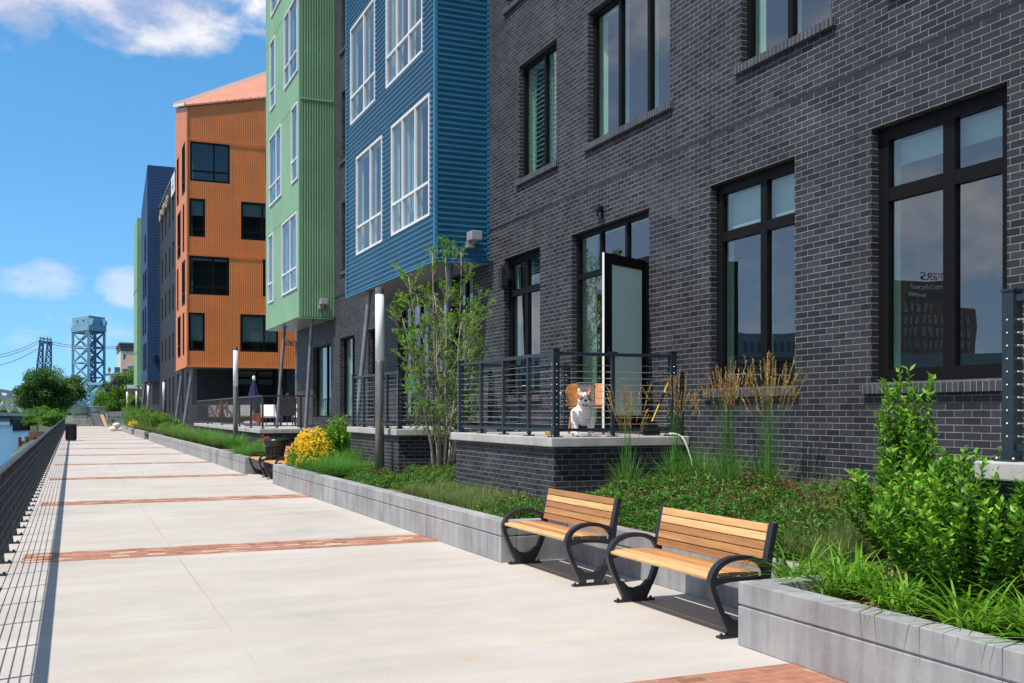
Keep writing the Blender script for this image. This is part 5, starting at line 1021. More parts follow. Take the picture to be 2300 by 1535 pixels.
# low ground cover with spent orange brown heads, kept clear of terraces
def ground_cover(label, rects, dens, hmax, hd):
    Ps = []; T = []
    for x0, x1, y0, y1 in rects:
        n = int((x1-x0)*(y1-y0)*dens); x = rng.uniform(x0, x1, n); y = rng.uniform(y0, y1, n)
        edge = np.minimum(np.minimum(x-x0, x1-x), np.minimum(y-y0, y1-y)); hm = hmax*np.clip(edge/.12, .3, 1)*(.75+.45*np.array([mnoise.noise(Vector((a*2.6, b*2.6, 3))) for a, b in zip(x, y)]))
        Ps.append(np.stack([x, y, np.array([soilz(a, b) for a, b in zip(x, y)])], 1)); T.append(hm)
    P = np.concatenate(Ps); hm = np.concatenate(T); n = len(P); f = rng.random(n)**.6; L_ = P.copy(); L_[:, 2] += hm*f
    D = rng.normal(0, 1, (n, 3)); D[:, 2] = np.abs(D[:, 2])*.6
    n1 = int(n); V1, F1, _ = leaf_quads(L_, D, rng.normal(0, .5, (n, 3))+np.array([0, 0, 1.]), .048*rng.uniform(.7, 1.3, n), .021*rng.uniform(.7, 1.3, n))
    k = int(n*hd); H = P[:k*1].copy() if k <= n else P; idx = rng.choice(n, k, replace=False); H = P[idx].copy(); H[:, 2] += hm[idx]*rng.uniform(.95, 1.25, k)
    m_ = 7; HP = np.repeat(H, m_, 0)+rng.normal(0, .004, (k*m_, 3)); HD = rng.normal(0, 1, (k*m_, 3)); HD[:, 2] = np.abs(HD[:, 2])*.8; V2, F2, _ = leaf_quads(HP, HD, rng.normal(0, 1, (k*m_, 3)), .021*rng.uniform(.7, 1.3, k*m_), np.full(k*m_, .016))
    SP = P[idx]; S3, F3 = blade_geo(SP, H[:, 2]-SP[:, 2], rng.uniform(0, 6.28, k), np.full(k, .02), np.full(k, .005), 2)
    F3t = np.concatenate([F3[:, [0, 1, 2]], F3[:, [0, 2, 3]]])
    V = np.concatenate([V1, V2, S3]); Fc = np.concatenate([F1, F2+len(V1), F3t+len(V1)+len(V2)]); mi = np.concatenate([np.zeros(len(F1)), np.ones(len(F2)), np.zeros(len(F3t))])
    tt = np.concatenate([np.tile(rng.beta(2, 2, n1), 4), np.tile(np.repeat(rng.beta(1.6, 2.2, k), m_), 4), np.full(len(F3t), .5)])
    tag(np_mesh('flowering_ground_cover', V, Fc, [M['leaf_cover'], M['spent']], None, tt, mi), label, 'ground cover', kind='stuff')
ground_cover('low dark green ground cover with orange brown seed heads behind the front benches', [(5.42, 6.85, 7.0, 11.0), (5.45, 6.2, 6.75, 7.3), (6.2, 6.9, 6.9, 9.5)], 5600, .30, .026)
ground_cover('low dark green ground cover with brown seed heads under the multi stemmed tree', [(4.95, 5.42, 15.3, 18.6), (5.42, 7.2, 15.3, 17.9), (4.72, 5.4, 10.9, 12.3), (4.78, 5.35, 16.8, 19.3)], 5000, .24, .024)
def meadow(label, rects, dens, h):
    Ps = []
    for x0, x1, y0, y1 in rects:
        n = int((x1-x0)*(y1-y0)*dens); x = rng.uniform(x0, x1, n); y = rng.uniform(y0, y1, n); keep = np.array([mnoise.noise(Vector((a*1.7, b*1.7, 9))) > -.35 for a, b in zip(x, y)]); x, y = x[keep], y[keep]
        Ps.append(np.stack([x, y, np.array([soilz(a, b) for a, b in zip(x, y)])], 1))
    P = np.concatenate(Ps); n = len(P); H = h*rng.uniform(.5, 1.15, n); V, Fc = blade_geo(P, H, rng.uniform(0, 6.28, n), H*rng.uniform(.1, .8, n), np.full(n, .0042), 3)
    k = n//60; idx = rng.choice(n, k); hp = P[idx]+np.stack([rng.normal(0, .05, k), rng.normal(0, .05, k), H[idx]*1.15], 1); D = rng.normal(0, 1, (k, 3)); D[:, 2] *= .3
    V2, F2, _ = leaf_quads(hp, D, rng.normal(0, 1, (k, 3)), np.full(k, .035), np.full(k, .008)); F1 = np.concatenate([Fc[:, [0, 1, 2]], Fc[:, [0, 2, 3]]])
    tt = np.concatenate([np.tile(rng.beta(2, 2, n), 6), np.full(len(F2), 1.0)])
    tag(np_mesh('meadow_grass', np.concatenate([V, V2]), np.concatenate([F1, F2+len(V)]), M['grass_pale'], None, tt), label, 'grass', kind='stuff')
meadow('fine pale meadow grass between the brick terrace and the long planter ledge', [(4.80, 5.42, 11.9, 15.6), (4.78, 5.35, 11.2, 12.2)], 5200, .22)
meadow('fine pale meadow grass along the wall left of the big shrub', [(5.9, 7.35, 6.7, 8.7), (5.45, 6.2, 6.3, 7.1)], 4200, .30)
# ------------------------------------------------------------------ the multi stemmed tree
tr = thing('serviceberry_tree', 'slender multi stemmed young tree with pale bark and small leaves, before the blue bay', 'tree', (6.0, 17.0, .5))
rng = np.random.default_rng(5)
tm = MB(); P = []; D = []
def bez(a, b, c, n): return [a.lerp(b, f).lerp(b.lerp(c, f), f)+Vector(rng.normal(0, .012, 3)) for f in np.linspace(0, 1, n+1)]
def twig(p, d, l, r, lev):
    e = p+d*l; pts = bez(p, p.lerp(e, .5)+Vector((0, 0, .08*l)), e+Vector((0, 0, .12*l)), 4); tm.tube(pts, [r*(1-.7*i/4) for i in range(5)], 5)
    if lev < 2:
        for i in range(4 if lev == 0 else 3):
            f = rng.uniform(.3, 1); q = pts[int(f*4)]; nd = (d+Vector(rng.normal(0, .55, 3))+Vector((0, 0, .25))).normalized(); twig(q, nd, l*rng.uniform(.4, .7), r*.6, lev+1)
    for i in range((1, 3, 7)[lev]):
        f = rng.uniform(.35, 1); q = pts[int(f*3.99)].lerp(pts[int(f*3.99)+1], rng.random())
        if q.z > 1.3 or rng.random() < .35: P.append(q); D.append(tuple(rng.normal(0, 1, 3)+np.array([0, 0, .5])))
for i in range(11):
    an = 6.28*i/11+rng.normal(0, .25); b = Vector((6.0+.14*math.cos(an), 17.0+.14*math.sin(an), .45)); rr = rng.uniform(.40, .88); hz = rng.uniform(3.2, 4.1) if i % 4 else rng.uniform(4.3, 4.7)
    rr *= 1.0 if i % 4 else .4; top = Vector((6.0+rr*math.cos(an), 17.0+rr*math.sin(an), hz)); mid_ = Vector((6.0+(.16+rr*.25)*math.cos(an), 17.0+(.16+rr*.25)*math.sin(an), 1.9))
    pts = bez(b, mid_, top, 9); r0 = rng.uniform(.017, .030); tm.tube(pts, [r0*(1-.8*k/9) for k in range(10)], 7)
    for k in range(13):
        f = .22+.78*(k+rng.random())/13; j_ = min(int(f*9), 8); q = pts[j_].lerp(pts[j_+1], f*9-j_); a2 = an+rng.normal(0, 1.3); nd = Vector((math.cos(a2)*.75, math.sin(a2)*.75, rng.uniform(.5, 1.1))).normalized(); twig(q, nd, rng.uniform(.32, .62)*(1.15-.45*f), r0*.34*(1.2-.6*f), 0)
tm.build('trunk', M['bark'], tr, smooth=True); leaves('crown', P, D, M['leaf_tree'], tr, .048, .027)
# ------------------------------------------------------------------ bigger trees and bushes: trunk, limbs, crown of leaf clumps
def tree(name, label, x, y, z, h, rx, ry, crown0, mat, n=9000, ls=.25, clumps=40, group=None, cat='tree', trunk=True, seed=1, flat=.8):
    o = thing(name, label, cat, (x, y, z), group); r_ = np.random.default_rng(seed); cz = z+(h+crown0)/2; rz_ = (h-crown0)/2; cen = []
    for i in range(clumps):
        v_ = r_.normal(0, 1, 3); v_ /= np.linalg.norm(v_); q = r_.random()**.4*.82; cen.append((x+rx*q*v_[0], y+ry*q*v_[1], cz+rz_*q*v_[2]*(1 if v_[2] > 0 else flat), r_.uniform(.13, .34)))
    if trunk:
        mb = MB(); top = Vector((x, y, cz)); mb.tube([(x, y, z-.2), (x+.05, y, z+(cz-z)*.5), top], [h*.028, h*.021, h*.012], 8)
        for c in cen[::2]: s = Vector((x, y, z+(cz-z)*r_.uniform(.35, .95))); e = Vector(c[:3]); mb.tube([s, s.lerp(e, .5)+Vector((0, 0, .04*h)), e], [h*.010, h*.006, h*.002], 5)
        mb.build('trunk', M['bark_dark'], o)
    per = n//clumps; P = []; T = []
    for c in cen:
        v_ = r_.normal(0, 1, (per, 3)); v_ /= np.linalg.norm(v_, axis=1, keepdims=True); q = r_.random(per)[:, None]**.5; s = np.array([rx, ry, rz_*.9])*c[3]*1.15; P.append(np.array(c[:3])+v_*q*s); T.append(np.clip(r_.normal(.5, .12)+r_.normal(0, .16, per), 0, 1))
    P = np.concatenate(P); D = r_.normal(0, 1, P.shape); D[:, 2] = D[:, 2]*.6-.1; leaves('crown', P, D, M[mat], o, ls, ls*.55, tint=np.concatenate(T)); return o
tree('river_tree', 'big round dark green tree on the river bank in front of the lift bridge', *at_depth(112, 142)[:2], -.6, 9.2, 5.4, 5.0, .8, 'leaf_dark', 30000, .34, 90, seed=3)
bush = [(88, 112, 1.9, 2.4, 'rounded bank bush left of the chain link panel, largest'), (112, 104, 1.5, 2.0, 'bank bush behind the river fence, next to the largest'), (128, 96, 1.2, 1.9, 'bank bush leaning over the river fence near its bend'), (142, 108, 1.5, 2.8, 'tall bank bush right beside the chain link panel'), (72, 116, 1.2, 1.2, 'low bush on the old timber dock')]
for i, (px, d_, r_, h, l_) in enumerate(bush): x, y, _ = at_depth(px, d_); tree('bank_bush', l_, min(x, -1.9) if i != 4 else x, y, -.1, h, r_, r_, .1, 'leaf_mid', 3600, .16, 26, 'bushes on the river bank', 'bush', False, 20+i)
for i, (px, d_, r_, h, l_) in enumerate(((262, 165, 3.2, 7.4, 'leafy green street tree left of the brick house'), (285, 158, 3.0, 8.6, 'leafy green street tree in front of the brown roofed house'), (246, 175, 3.0, 5.6, 'leafy green street tree right of the bridge girder'), (302, 150, 2.0, 4.2, 'small leafy tree low before the brick house'), (303, 172, 3, 9.4, 'leafy green street tree beside the far green bay'))):
    x, y, _ = at_depth(px, d_); tree('street_tree', l_, x, y, 0, h, r_, r_, .6, 'leaf_mid', 11000, .30, 46, 'street trees at the end of the promenade', seed=40+i)
for i, (y, x, r_, h, l_) in enumerate(((66.8, 4.9, 1.0, 1.3, 'green bush in the far planter just past the pool deck'), (70, 5.2, 1.1, 1.5, 'green bush in front of the orange tower columns'), (74, 5.0, 1.2, 1.5, 'green bush left of the orange tower columns'), (80, 4.9, 1.2, 1.7, 'green bush in the last planter, nearest of three'), (86, 4.9, 1.4, 2.0, 'green bush in the last planter, middle of three'), (93, 4.7, 1.5, 2.1, 'green bush in the last planter, by the white sacks'), (62, 5.4, .9, 1.1, 'green bush at the far corner of the pool deck'))):
    tree('planter_bush', l_, x, y, .3, h, r_, r_, .0, 'leaf_mid', 2600, .10, 24, 'bushes in the far planters', 'bush', False, 60+i)
for i, (y, x, l_) in enumerate(((64.8, 4.5, 'beyond the long planter gap'), (68.2, 4.4, 'before the orange tower'), (71.8, 4.3, 'before the second brick wing'), (77.5, 4.3, 'by the thin light column'), (82, 4.2, 'among the far yellow flowers'))): clump('ornamental_grass_clump', 'pale far grass tuft '+l_, 'grass', x+.4, y, .7, .75, 420, 'grass_pale', 'far grass tufts', .014, (.3, 1.1), spread=.5, z=.3)
# ------------------------------------------------------------------ the far end of the promenade
def lattice(mb, A, B, C_, D_, n, r):                                 # a braced panel between two legs A-B (bottom, top) and C-D
    A, B, C_, D_ = map(Vector, (A, B, C_, D_))
    for i in range(n):
        f, g_ = i/n, (i+1)/n; a, b, c, d = A.lerp(B, f), A.lerp(B, g_), C_.lerp(D_, f), C_.lerp(D_, g_); mb.bar(a, d, r); mb.bar(c, b, r); mb.bar(b, d, r)
x0, y0, _ = at_depth(198, 345)
lb = thing('lift_bridge', 'pale blue steel lift bridge with a tall braced tower above the trees', 'bridge', (x0, y0, 0))
TT = zz(735, 345); pl, pf, pr_ = at_depth(164, 352)[:2], at_depth(199, 343)[:2], at_depth(234, 350)[:2]; pk = (pl[0]+pr_[0]-pf[0], pl[1]+pr_[1]-pf[1]); cs = [pl, pf, pr_, pk]
for c in cs: mb = MB(); mb.box(c[0]-.45, c[0]+.45, c[1]-.45, c[1]+.45, -2, TT); mb.build('tower_leg', M['teal_steel'], lb)
for i in range(4):
    a, b = cs[i], cs[(i+1) % 4]; mb = MB(); lattice(mb, (*a, 3), (*a, TT-1.5), (*b, 3), (*b, TT-1.5), 5, .38); mb.build('bracing', M['teal_steel'] if i in (0, 3) else M['teal_dark'], lb)  # sunny left faces get lighter teal, shaded right faces darker teal
mid = Vector((*pf, 0)).lerp(Vector((*pr_, 0)), .42); mb = MB(); mb.box(mid.x-.4, mid.x+.4, mid.y-.4, mid.y+.4, -2, TT); lattice(mb, (*pf, 4), (*pf, TT-4), (mid.x, mid.y, 4), (mid.x, mid.y, TT-4), 9, .3); mb.build('stair_shaft', M['teal_dark'], lb)
def hull(mb, ps, z0, z1, grow=0.0):
    c = Vector((sum(p[0] for p in ps)/4, sum(p[1] for p in ps)/4)); q = [c+(Vector(p)-c)*(1+grow) for p in ps]; mb.hexa([(p.x, p.y, z0) for p in q]+[(p.x, p.y, z1) for p in q])
mb = MB(); hull(mb, cs, TT-1.2, TT+.6, .14); mb.build('gallery', M['teal_steel'], lb); mb = MB(); hull(mb, cs, TT+.6, zz(710, 345), .06); mh = mb.build('machine_house', M['teal_steel'], lb, bevel=.15)
for f in (.12, .92): p = Vector((*pf, 0)).lerp(Vector((*pr_, 0)), f); mb = MB(); mb.tube([(p.x-.3, p.y-1.2, zz(724, 345)), (p.x+.3, p.y-.2, zz(724, 345))], 1.25, 14); mb.build('sheave_cover', M['teal_steel'], lb)
for f in (.3, .7): p = Vector((*pl, 0)).lerp(Vector((*pf, 0)), f); mb = MB(); mb.box(p.x-.35, p.x+.35, p.y-.9, p.y-.3, zz(722, 345), zz(718, 345)); mb.build('window', M['cornice'], lb)
def P3(px, py, d): return Vector(at_depth(px, d, py))
mb = MB(); a, b = P3(150, 893, 340), P3(245, 891, 330); mb.hexa([P3(150, 915, 340), P3(232, 913, 332), P3(232, 913, 340), P3(150, 915, 348), P3(150, 884, 340), P3(232, 882, 332), P3(232, 882, 340), P3(150, 884, 348)]); mb.build('lift_girder', M['teal_dark'], lb)
mb = MB()
for p, q, w_ in ((P3(195, 862, 320), P3(246, 863, 310), .7), (P3(208, 886, 318), P3(228, 865, 315), .9), (P3(228, 865, 315), P3(244, 884, 310), .8), (P3(228, 865, 315), P3(228, 886, 315), .6), (P3(176, 887, 320), P3(250, 884, 305), 1.0), (P3(184, 907, 300), P3(206, 888, 300), 1.1), (P3(206, 888, 300), P3(226, 912, 300), 1.1), (P3(207, 888, 299), P3(207, 932, 299), 1.2), (P3(196, 890, 300), P3(217, 890, 300), .9), (P3(150, 905, 330), P3(232, 904, 320), .8)): mb.bar(p, q, w_)
mb.build('truss', M['teal_steel'], lb)
pg = thing('pylon', 'blue grey steel lattice pylon carrying the cables, left of the lift bridge', 'pylon', at_depth(101, 400))
mb = MB()
for (t0, t1), (b0, b1) in (((90, 97), (80, 96)), ((107, 115), (98, 115))):
    lattice(mb, P3(b0, 850, 400), P3(t0, 768, 400), P3(b1, 850, 402), P3(t1, 768, 402), 6, .3); mb.bar(P3(b0, 850, 400), P3(t0, 766, 400), .6); mb.bar(P3(b1, 850, 402), P3(t1, 766, 402), .6)
mb.build('tower_leg', M['teal_dark'], pg); mb = MB(); mb.bar(P3(87, 767, 400), P3(118, 772, 401), .7, 1.1); mb.bar(P3(89, 760, 400), P3(116, 764, 401), .5); [mb.bar(P3(q, 757, 400), P3(q, 772, 400), .35) for q in (91, 98, 107, 114)]; mb.build('crossarm', M['teal_dark'], pg)
for i, (pts, l_) in enumerate((((84, 766, 400, -30, 800, 330), 'upper power cable sloping left from the pylon'), ((84, 772, 400, -30, 806, 330), 'second power cable sloping left from the pylon'), ((84, 784, 400, -30, 826, 330), 'lower power cable sloping left from the pylon'), ((118, 769, 400, 275, 777, 440), 'upper power cable running right from the pylon past the bridge tower'), ((118, 774, 400, 275, 781, 440), 'lower power cable running right from the pylon past the bridge tower'))):
    a, b = P3(pts[0], pts[1], pts[2]), P3(pts[3], pts[4], pts[5]); mb = MB(); mb.tube([a.lerp(b, f)-Vector((0, 0, 4*f*(1-f)*1.2)) for f in np.linspace(0, 1, 9)], .11, 5); tag(mb.build('power_cable', M['cornice']), l_, 'cable', 'power cables across the river')
tb_ = thing('truss_bridge', 'pale beige steel truss bridge at the left edge over the river', 'bridge', P3(10, 935, 300))
mb = MB()
def tp(px, py): return P3(px, py, 290+(px+40)*.12)
xs_ = [-60, -32, -4, 22, 46]
for a, b in zip(xs_, xs_[1:]): mb.bar(tp(a, 868+(a+60)*.16), tp(b, 868+(b+60)*.16), .9); mb.bar(tp(a, 868+(a+60)*.16), tp((a+b)/2+14, 926), .6); mb.bar(tp(b, 868+(b+60)*.16), tp((a+b)/2-14, 926), .6); mb.bar(tp(b, 868+(b+60)*.16), tp(b, 926), .5)
mb.build('truss', M['beige_steel'], tb_); mb = MB(); mb.bar(tp(-80, 929), tp(120, 934), 6, .9); mb.build('deck', M['beige_steel'], tb_)
mb = MB(); mb.bar(tp(-80, 936), tp(140, 939), 4, .9); mb.build('girder', M['teal_dark'], tb_)
for px in (40, 70, 95): mb = MB(); c = tp(px, 940); mb.box(c.x-2, c.x+2, c.y-2, c.y+2, -2, c.z); mb.build('pier', M['cornice'], tb_)
# wooded far shore
hh = []
for i in range(60): px = -80+i*4.5; c = P3(px, 940, 470); hh.append(c)
mb = MB()
for i, c in enumerate(hh): mb.sphere((c.x, c.y, 1+1.5*math.sin(i*1.3)), 5+2*math.sin(i*2.1), 8, 6, sc=(1.3, 1, .8))
tag(mb.build('far_shore_woods', M['leaf_dark']), kind='stuff', label='dark wooded bank far across the river', cat='woods')
for i, (px, w_, h_, m_, l_) in enumerate(((4, 16, 8, 'cream', 'pale low building on the far shore at the left edge'), (28, 10, 9, 'white', 'white roofed building on the far shore beside the river tree'), (-30, 20, 8, 'greypaint', 'grey low building on the far shore outside the left edge'))):
    c = P3(px, 900, 520); b = thing('far_building', l_, 'building', (c.x, c.y, 0), 'low buildings on the far shore'); mb = MB(); mb.box(c.x-w_/2, c.x+w_/2, c.y, c.y+14, -1, h_); mb.build('wall', M[m_], b); mb = MB(); mb.box(c.x-w_/2-.4, c.x+w_/2+.4, c.y-.4, c.y+14.4, h_, h_+.8); mb.build('roof', M['cornice'], b)
# old timber dock
dk = thing('timber_dock', 'rusty old timber dock at the water edge, left of the river fence', 'dock', (-4.2, 113, -2)); mb = MB()
for i, (px0, px1, d_, z0, z1) in enumerate(((42, 92, 112, -2.05, -1.55), (55, 100, 113, -1.55, -1.05), (64, 110, 114, -1.05, -.55))):
    a, b = at_depth(px0, d_), at_depth(px1, d_); mb.hexa([(a[0], a[1], z0), (b[0], b[1], z0), (b[0], b[1]+3, z0), (a[0], a[1]+3, z0), (a[0], a[1], z1), (b[0], b[1], z1), (b[0], b[1]+3, z1), (a[0], a[1]+3, z1)])
mb.build('deck_timber', M['timber'], dk)
for px in (44, 60, 78): mb = MB(); a = at_depth(px, 111.5); mb.tube([(a[0], a[1], -2.3), (a[0], a[1], -1.1)], .18, 8); mb.build('pile', M['timber'], dk)
fd = thing('bridge_fender', 'dark timber fender standing in the river below the beige bridge', 'fender', P3(45, 955, 210)); mb = MB(); a, b = P3(28, 958, 200), P3(90, 954, 215); mb.hexa([(a.x, a.y, -2.1), (b.x, b.y, -2.1), (b.x, b.y+5, -2.1), (a.x, a.y+5, -2.1), (a.x, a.y, .2), (b.x, b.y, .2), (b.x, b.y+5, .2), (a.x, a.y+5, .2)]); mb.build('timber_wall', M['timber'], fd)
# construction clutter closing the promenade
br = thing('concrete_barrier', 'stained concrete road barrier across the end of the promenade', 'barrier', at_depth(180, 117)); a, b = at_depth(160, 116), at_depth(203, 118); mb = MB()
for i in range(6):
    p, q = Vector(a).lerp(Vector(b), i/6), Vector(a).lerp(Vector(b), (i+1)/6); p.z = q.z = 0
    mb.hexa([p+Vector((0, -.3, 0)), q+Vector((0, -.3, 0)), q+Vector((0, .3, 0)), p+Vector((0, .3, 0)), p+Vector((0, -.15, .82)), q+Vector((0, -.15, .82)), q+Vector((0, .12, .82)), p+Vector((0, .12, .82))])
mb.build('wall', M['barrier'], br, bevel=.03)
cf = thing('chain_link_fence', 'curved grey wire mesh fence panel behind the concrete barrier', 'fence', at_depth(200, 121)); pts = [P3(px, 925, 121+4*math.sin((px-165)/70*3.1)) for px in np.linspace(166, 236, 22)]
mb = MB()
for p in pts: mb.tube([(p.x, p.y, .2), (p.x, p.y, 2.35)], .035, 5)
mb.build('upright', M['galv'], cf); mb = MB()
for z in (.5, 1.4, 2.3): mb.tube([(p.x, p.y, z) for p in pts], .04, 5)
mb.build('rail', M['galv'], cf); mb = MB()
for p, q in zip(pts, pts[1:]):
    for i in range(7): mb.bar((p.x, p.y, .2+.3*i), (q.x, q.y, .5+.3*i), .012); mb.bar((p.x, p.y, .5+.3*i), (q.x, q.y, .2+.3*i), .012)
mb.build('mesh', M['galv'], cf)
def panel(px0, px1, px2, px3, ya, yb, d_, mat, name, label, cat, th=.06):
    o = thing(name, label, cat, at_depth(px0, d_)); mb = MB(); a, b, c, d = P3(px0, yb, d_), P3(px1, yb, d_), P3(px3, ya, d_+1), P3(px2, ya, d_+1); n = Vector((0, th, 0)); mb.hexa([a, b, b+n, a+n, d, c, c+n, d+n]); mb.build('sheet', M[mat], o)
    m2 = MB(); [m2.bar(p+Vector((0, -.03, 0)), q+Vector((0, -.03, 0)), .06) for p, q in ((a, d), (b, c), (d, c))]; m2.build('frame', M['black_metal'], o); return o
panel(213, 234, 203, 224, 926, 957, 114, 'tarp', 'netting_panel', 'black netting panel propped against the wire fence at the promenade end', 'panel')
panel(233, 243, 222, 233, 930, 958, 112.5, 'plywood', 'plywood_sheet', 'tan plywood sheet leaning beside the black netting panel', 'panel')
panel(205, 210, 195, 199, 936, 957, 113, 'black_plastic', 'folded_gate', 'narrow black folded gate leaning by the concrete barrier', 'gate')
panel(243, 280, 243, 280, 937, 952, 132, 'greennet', 'windscreen_fence', 'dark green windscreen fence right of the plywood sheet', 'fence'); panel(243, 300, 243, 300, 924, 937, 134, 'tarp', 'mesh_fence', 'black mesh fence above the green windscreen, under the street trees', 'fence')
bp = thing('brick_pillar', 'short red brick pillar before the green windscreen fence', 'pillar', at_depth(253, 126)); c = bp.location; mb = MB(); mb.box(c.x-.2, c.x+.2, c.y-.2, c.y+.2, 0, .75); mb.build('shaft', M['redbrick'], bp); mb = MB(); mb.box(c.x-.26, c.x+.26, c.y-.26, c.y+.26, .752, .83); mb.build('cap', M['slab'], bp)
sk = at_depth(277, 88); 
for i, (dx, dz, l_) in enumerate(((-.12, .0, 'white sack at the end of the planter, lower left of the pile'), (.45, 0.0, 'white sack at the end of the planter, lower right of the pile'), (.12, .33, 'white sack on top of the pile by the last planter'))): mb = MB(); mb.sphere((3.35+dx, sk[1], .2+dz), .34, 12, 8, sc=(1, .8, .62)); tag(mb.build('sack', M['bag'], smooth=True), l_, 'sack', 'white sacks at the end of the planter')
# street lanterns, billboard, houses behind the trees
for (px, tpy, d_, l_) in ((283, 845, 140, 'tall black street lantern pole with a curved arm, before the brown roof'), (265, 862, 150, 'black street lantern pole left of the taller one')):
    o = thing('street_lantern', l_, 'street lamp', at_depth(px, d_), 'black street lanterns'); c = o.location; zt = zz(tpy, d_); mb = MB(); mb.tube([(c.x, c.y, 0), (c.x, c.y, zt)], .10, 8); mb.build('pole', M['black_metal'], o)
    mb = MB(); mb.tube([(c.x, c.y, zt-.15), (c.x-1.5, c.y-.3, zt-.1)], .05, 6); mb.build('arm', M['black_metal'], o); mb = MB(); mb.lathe((c.x-1.5, c.y-.3, zt-1.2), [(.10, 0), (.34, .18), (.30, .5), (.12, .95), (.05, 1.15)], 10); mb.build('lantern', M['black_metal'], o)
    mb = MB(); mb.lathe((c.x-1.5, c.y-.3, zt-1.5), [(.05, 0), (.26, .1), (.3, .3)], 10); mb.build('glass_bowl', M['galv'], o)
bb = thing('billboard', 'billboard on a pole left of the beige block, one cream and one navy panel', 'billboard', at_depth(252, 260)); mb = MB(); mb.bar(P3(253, 880, 260), P3(253, 842, 260), .9); mb.bar(P3(238, 842, 260), P3(270, 842, 260), .5); mb.build('pole', M['cornice'], bb)
mb = MB(); a, b = P3(242, 840, 258), P3(249, 825, 258); mb.box(a.x, b.x, a.y, a.y+.4, a.z, b.z); q = mb.build('panel', M['cream'], bb); mb = MB(); mb.box(a.x+.2, b.x-.12, a.y-.03, a.y-.01, a.z+.7, b.z-.3); mb.build('print', M['bluefab'], q)
mb = MB(); a, b = P3(257, 838, 258), P3(270, 825, 258); mb.box(a.x, b.x, a.y, a.y+.4, a.z, b.z); q = mb.build('panel', M['teal_dark'], bb); mb = MB(); mb.box(a.x+.2, a.x+.5, a.y-.03, a.y-.01, a.z+.5, b.z-.3); [mb.box(a.x+.65, b.x-.12, a.y-.03, a.y-.01, b.z-.45-k*.32, b.z-.35-k*.32) for k in range(3)]; mb.build('print', M['galv'], q)
be = thing('beige_block', 'pale beige multi storey block with a dark stepped cornice behind the brown roof', 'building', at_depth(290, 300)); a, b = P3(271, 860, 300), P3(330, 787, 300); mb = MB(); mb.box(a.x, b.x, a.y, a.y+25, -1, b.z); mb.build('wall', M['cream'], be)
for k, (t_, bm_) in enumerate(((770, 774), (776, 779), (781, 786))): mb = MB(); g_ = (2.8, 2.0, 1.2)[k]; mb.box(P3(267+k*1.3, 0, 300).x, b.x, a.y-g_*.5, a.y+25, zz(bm_, 300), zz(t_, 300)); mb.build('cornice', M['cornice'], be)
mb = MB(); mb.box(P3(272, 0, 300).x, b.x, a.y-.2, a.y+25, zz(789, 300), zz(770, 300)); mb.build('attic', M['cornice'], be)
for (p0, p1, t_, bm_) in ((277, 285, 797, 808), (277, 285, 815, 826), (292, 300, 797, 808)): mb = MB(); mb.box(P3(p0, 0, 300).x, P3(p1, 0, 300).x, a.y-.06, a.y-.02, zz(bm_, 300), zz(t_, 300)); mb.build('window', M['glass_far'], be); 
hs_ = thing('gabled_house', 'house with a brown shingle roof and a white dormer, behind the street trees', 'house', at_depth(300, 230)); a = P3(278, 870, 230); xr = P3(330, 0, 230).x; mb = MB(); mb.box(a.x, xr, a.y, a.y+9, -.5, zz(828, 230)); mb.build('wall', M['cornice'], hs_)
ze, zr = zz(829, 230), zz(795, 230); mb = MB(); xl, xm = P3(277, 0, 230).x, P3(286, 0, 230).x; mb.hexa([(xl, a.y-.4, ze), (xr, a.y-.4, ze), (xr, a.y+9, ze), (xl, a.y+9, ze), (xm, a.y+4.2, zr), (xr, a.y+4.2, zr), (xr, a.y+4.6, zr), (xm, a.y+4.6, zr)]); mb.build('roof', M['roof_brown'], hs_)
dx0, dx1, dz0, dz1 = P3(288.5, 0, 229).x, P3(301, 0, 229).x, zz(846, 229), zz(822, 229); mb = MB(); mb.box(dx0+.15, dx1-.15, a.y-.7, a.y+2.5, dz0, dz1); mb.add([(dx0-.1, a.y-.8, dz1), (dx1+.1, a.y-.8, dz1), ((dx0+dx1)/2, a.y-.8, dz1+.75), (dx0-.1, a.y+2.5, dz1), (dx1+.1, a.y+2.5, dz1), ((dx0+dx1)/2, a.y+2.5, dz1+.75)], [(0, 1, 2), (3, 5, 4), (0, 2, 5, 3), (1, 4, 5, 2)]); dm = mb.build('dormer', M['cream'], hs_); mb = MB(); mb.box(dx0+.4, dx1-.4, a.y-.74, a.y-.71, dz0+.3, dz1-.2); mb.build('window', M['glass_far'], dm)
bh = thing('brick_house', 'small red brick building with a white cornice beside the green bay', 'house', at_depth(300, 150)); a, b = P3(287, 930, 150), P3(325, 873, 150); mb = MB(); mb.box(a.x, b.x, a.y, a.y+10, -.2, b.z); mb.build('wall', M['redbrick'], bh); mb = MB(); mb.box(a.x-.15, b.x, a.y-.2, a.y+10, b.z, zz(865, 150)); mb.build('cornice', M['white'], bh)
mb = MB(); mb.box(P3(296, 0, 150).x, P3(302, 0, 150).x, a.y-.05, a.y-.01, zz(904, 150), zz(893, 150)); w_ = mb.build('window', M['black_plastic'], bh); mb = MB(); mb.box(P3(295.5, 0, 150).x, P3(302.5, 0, 150).x, a.y-.1, a.y-.02, zz(902, 150), zz(899, 150)); mb.build('sill', M['white'], w_)
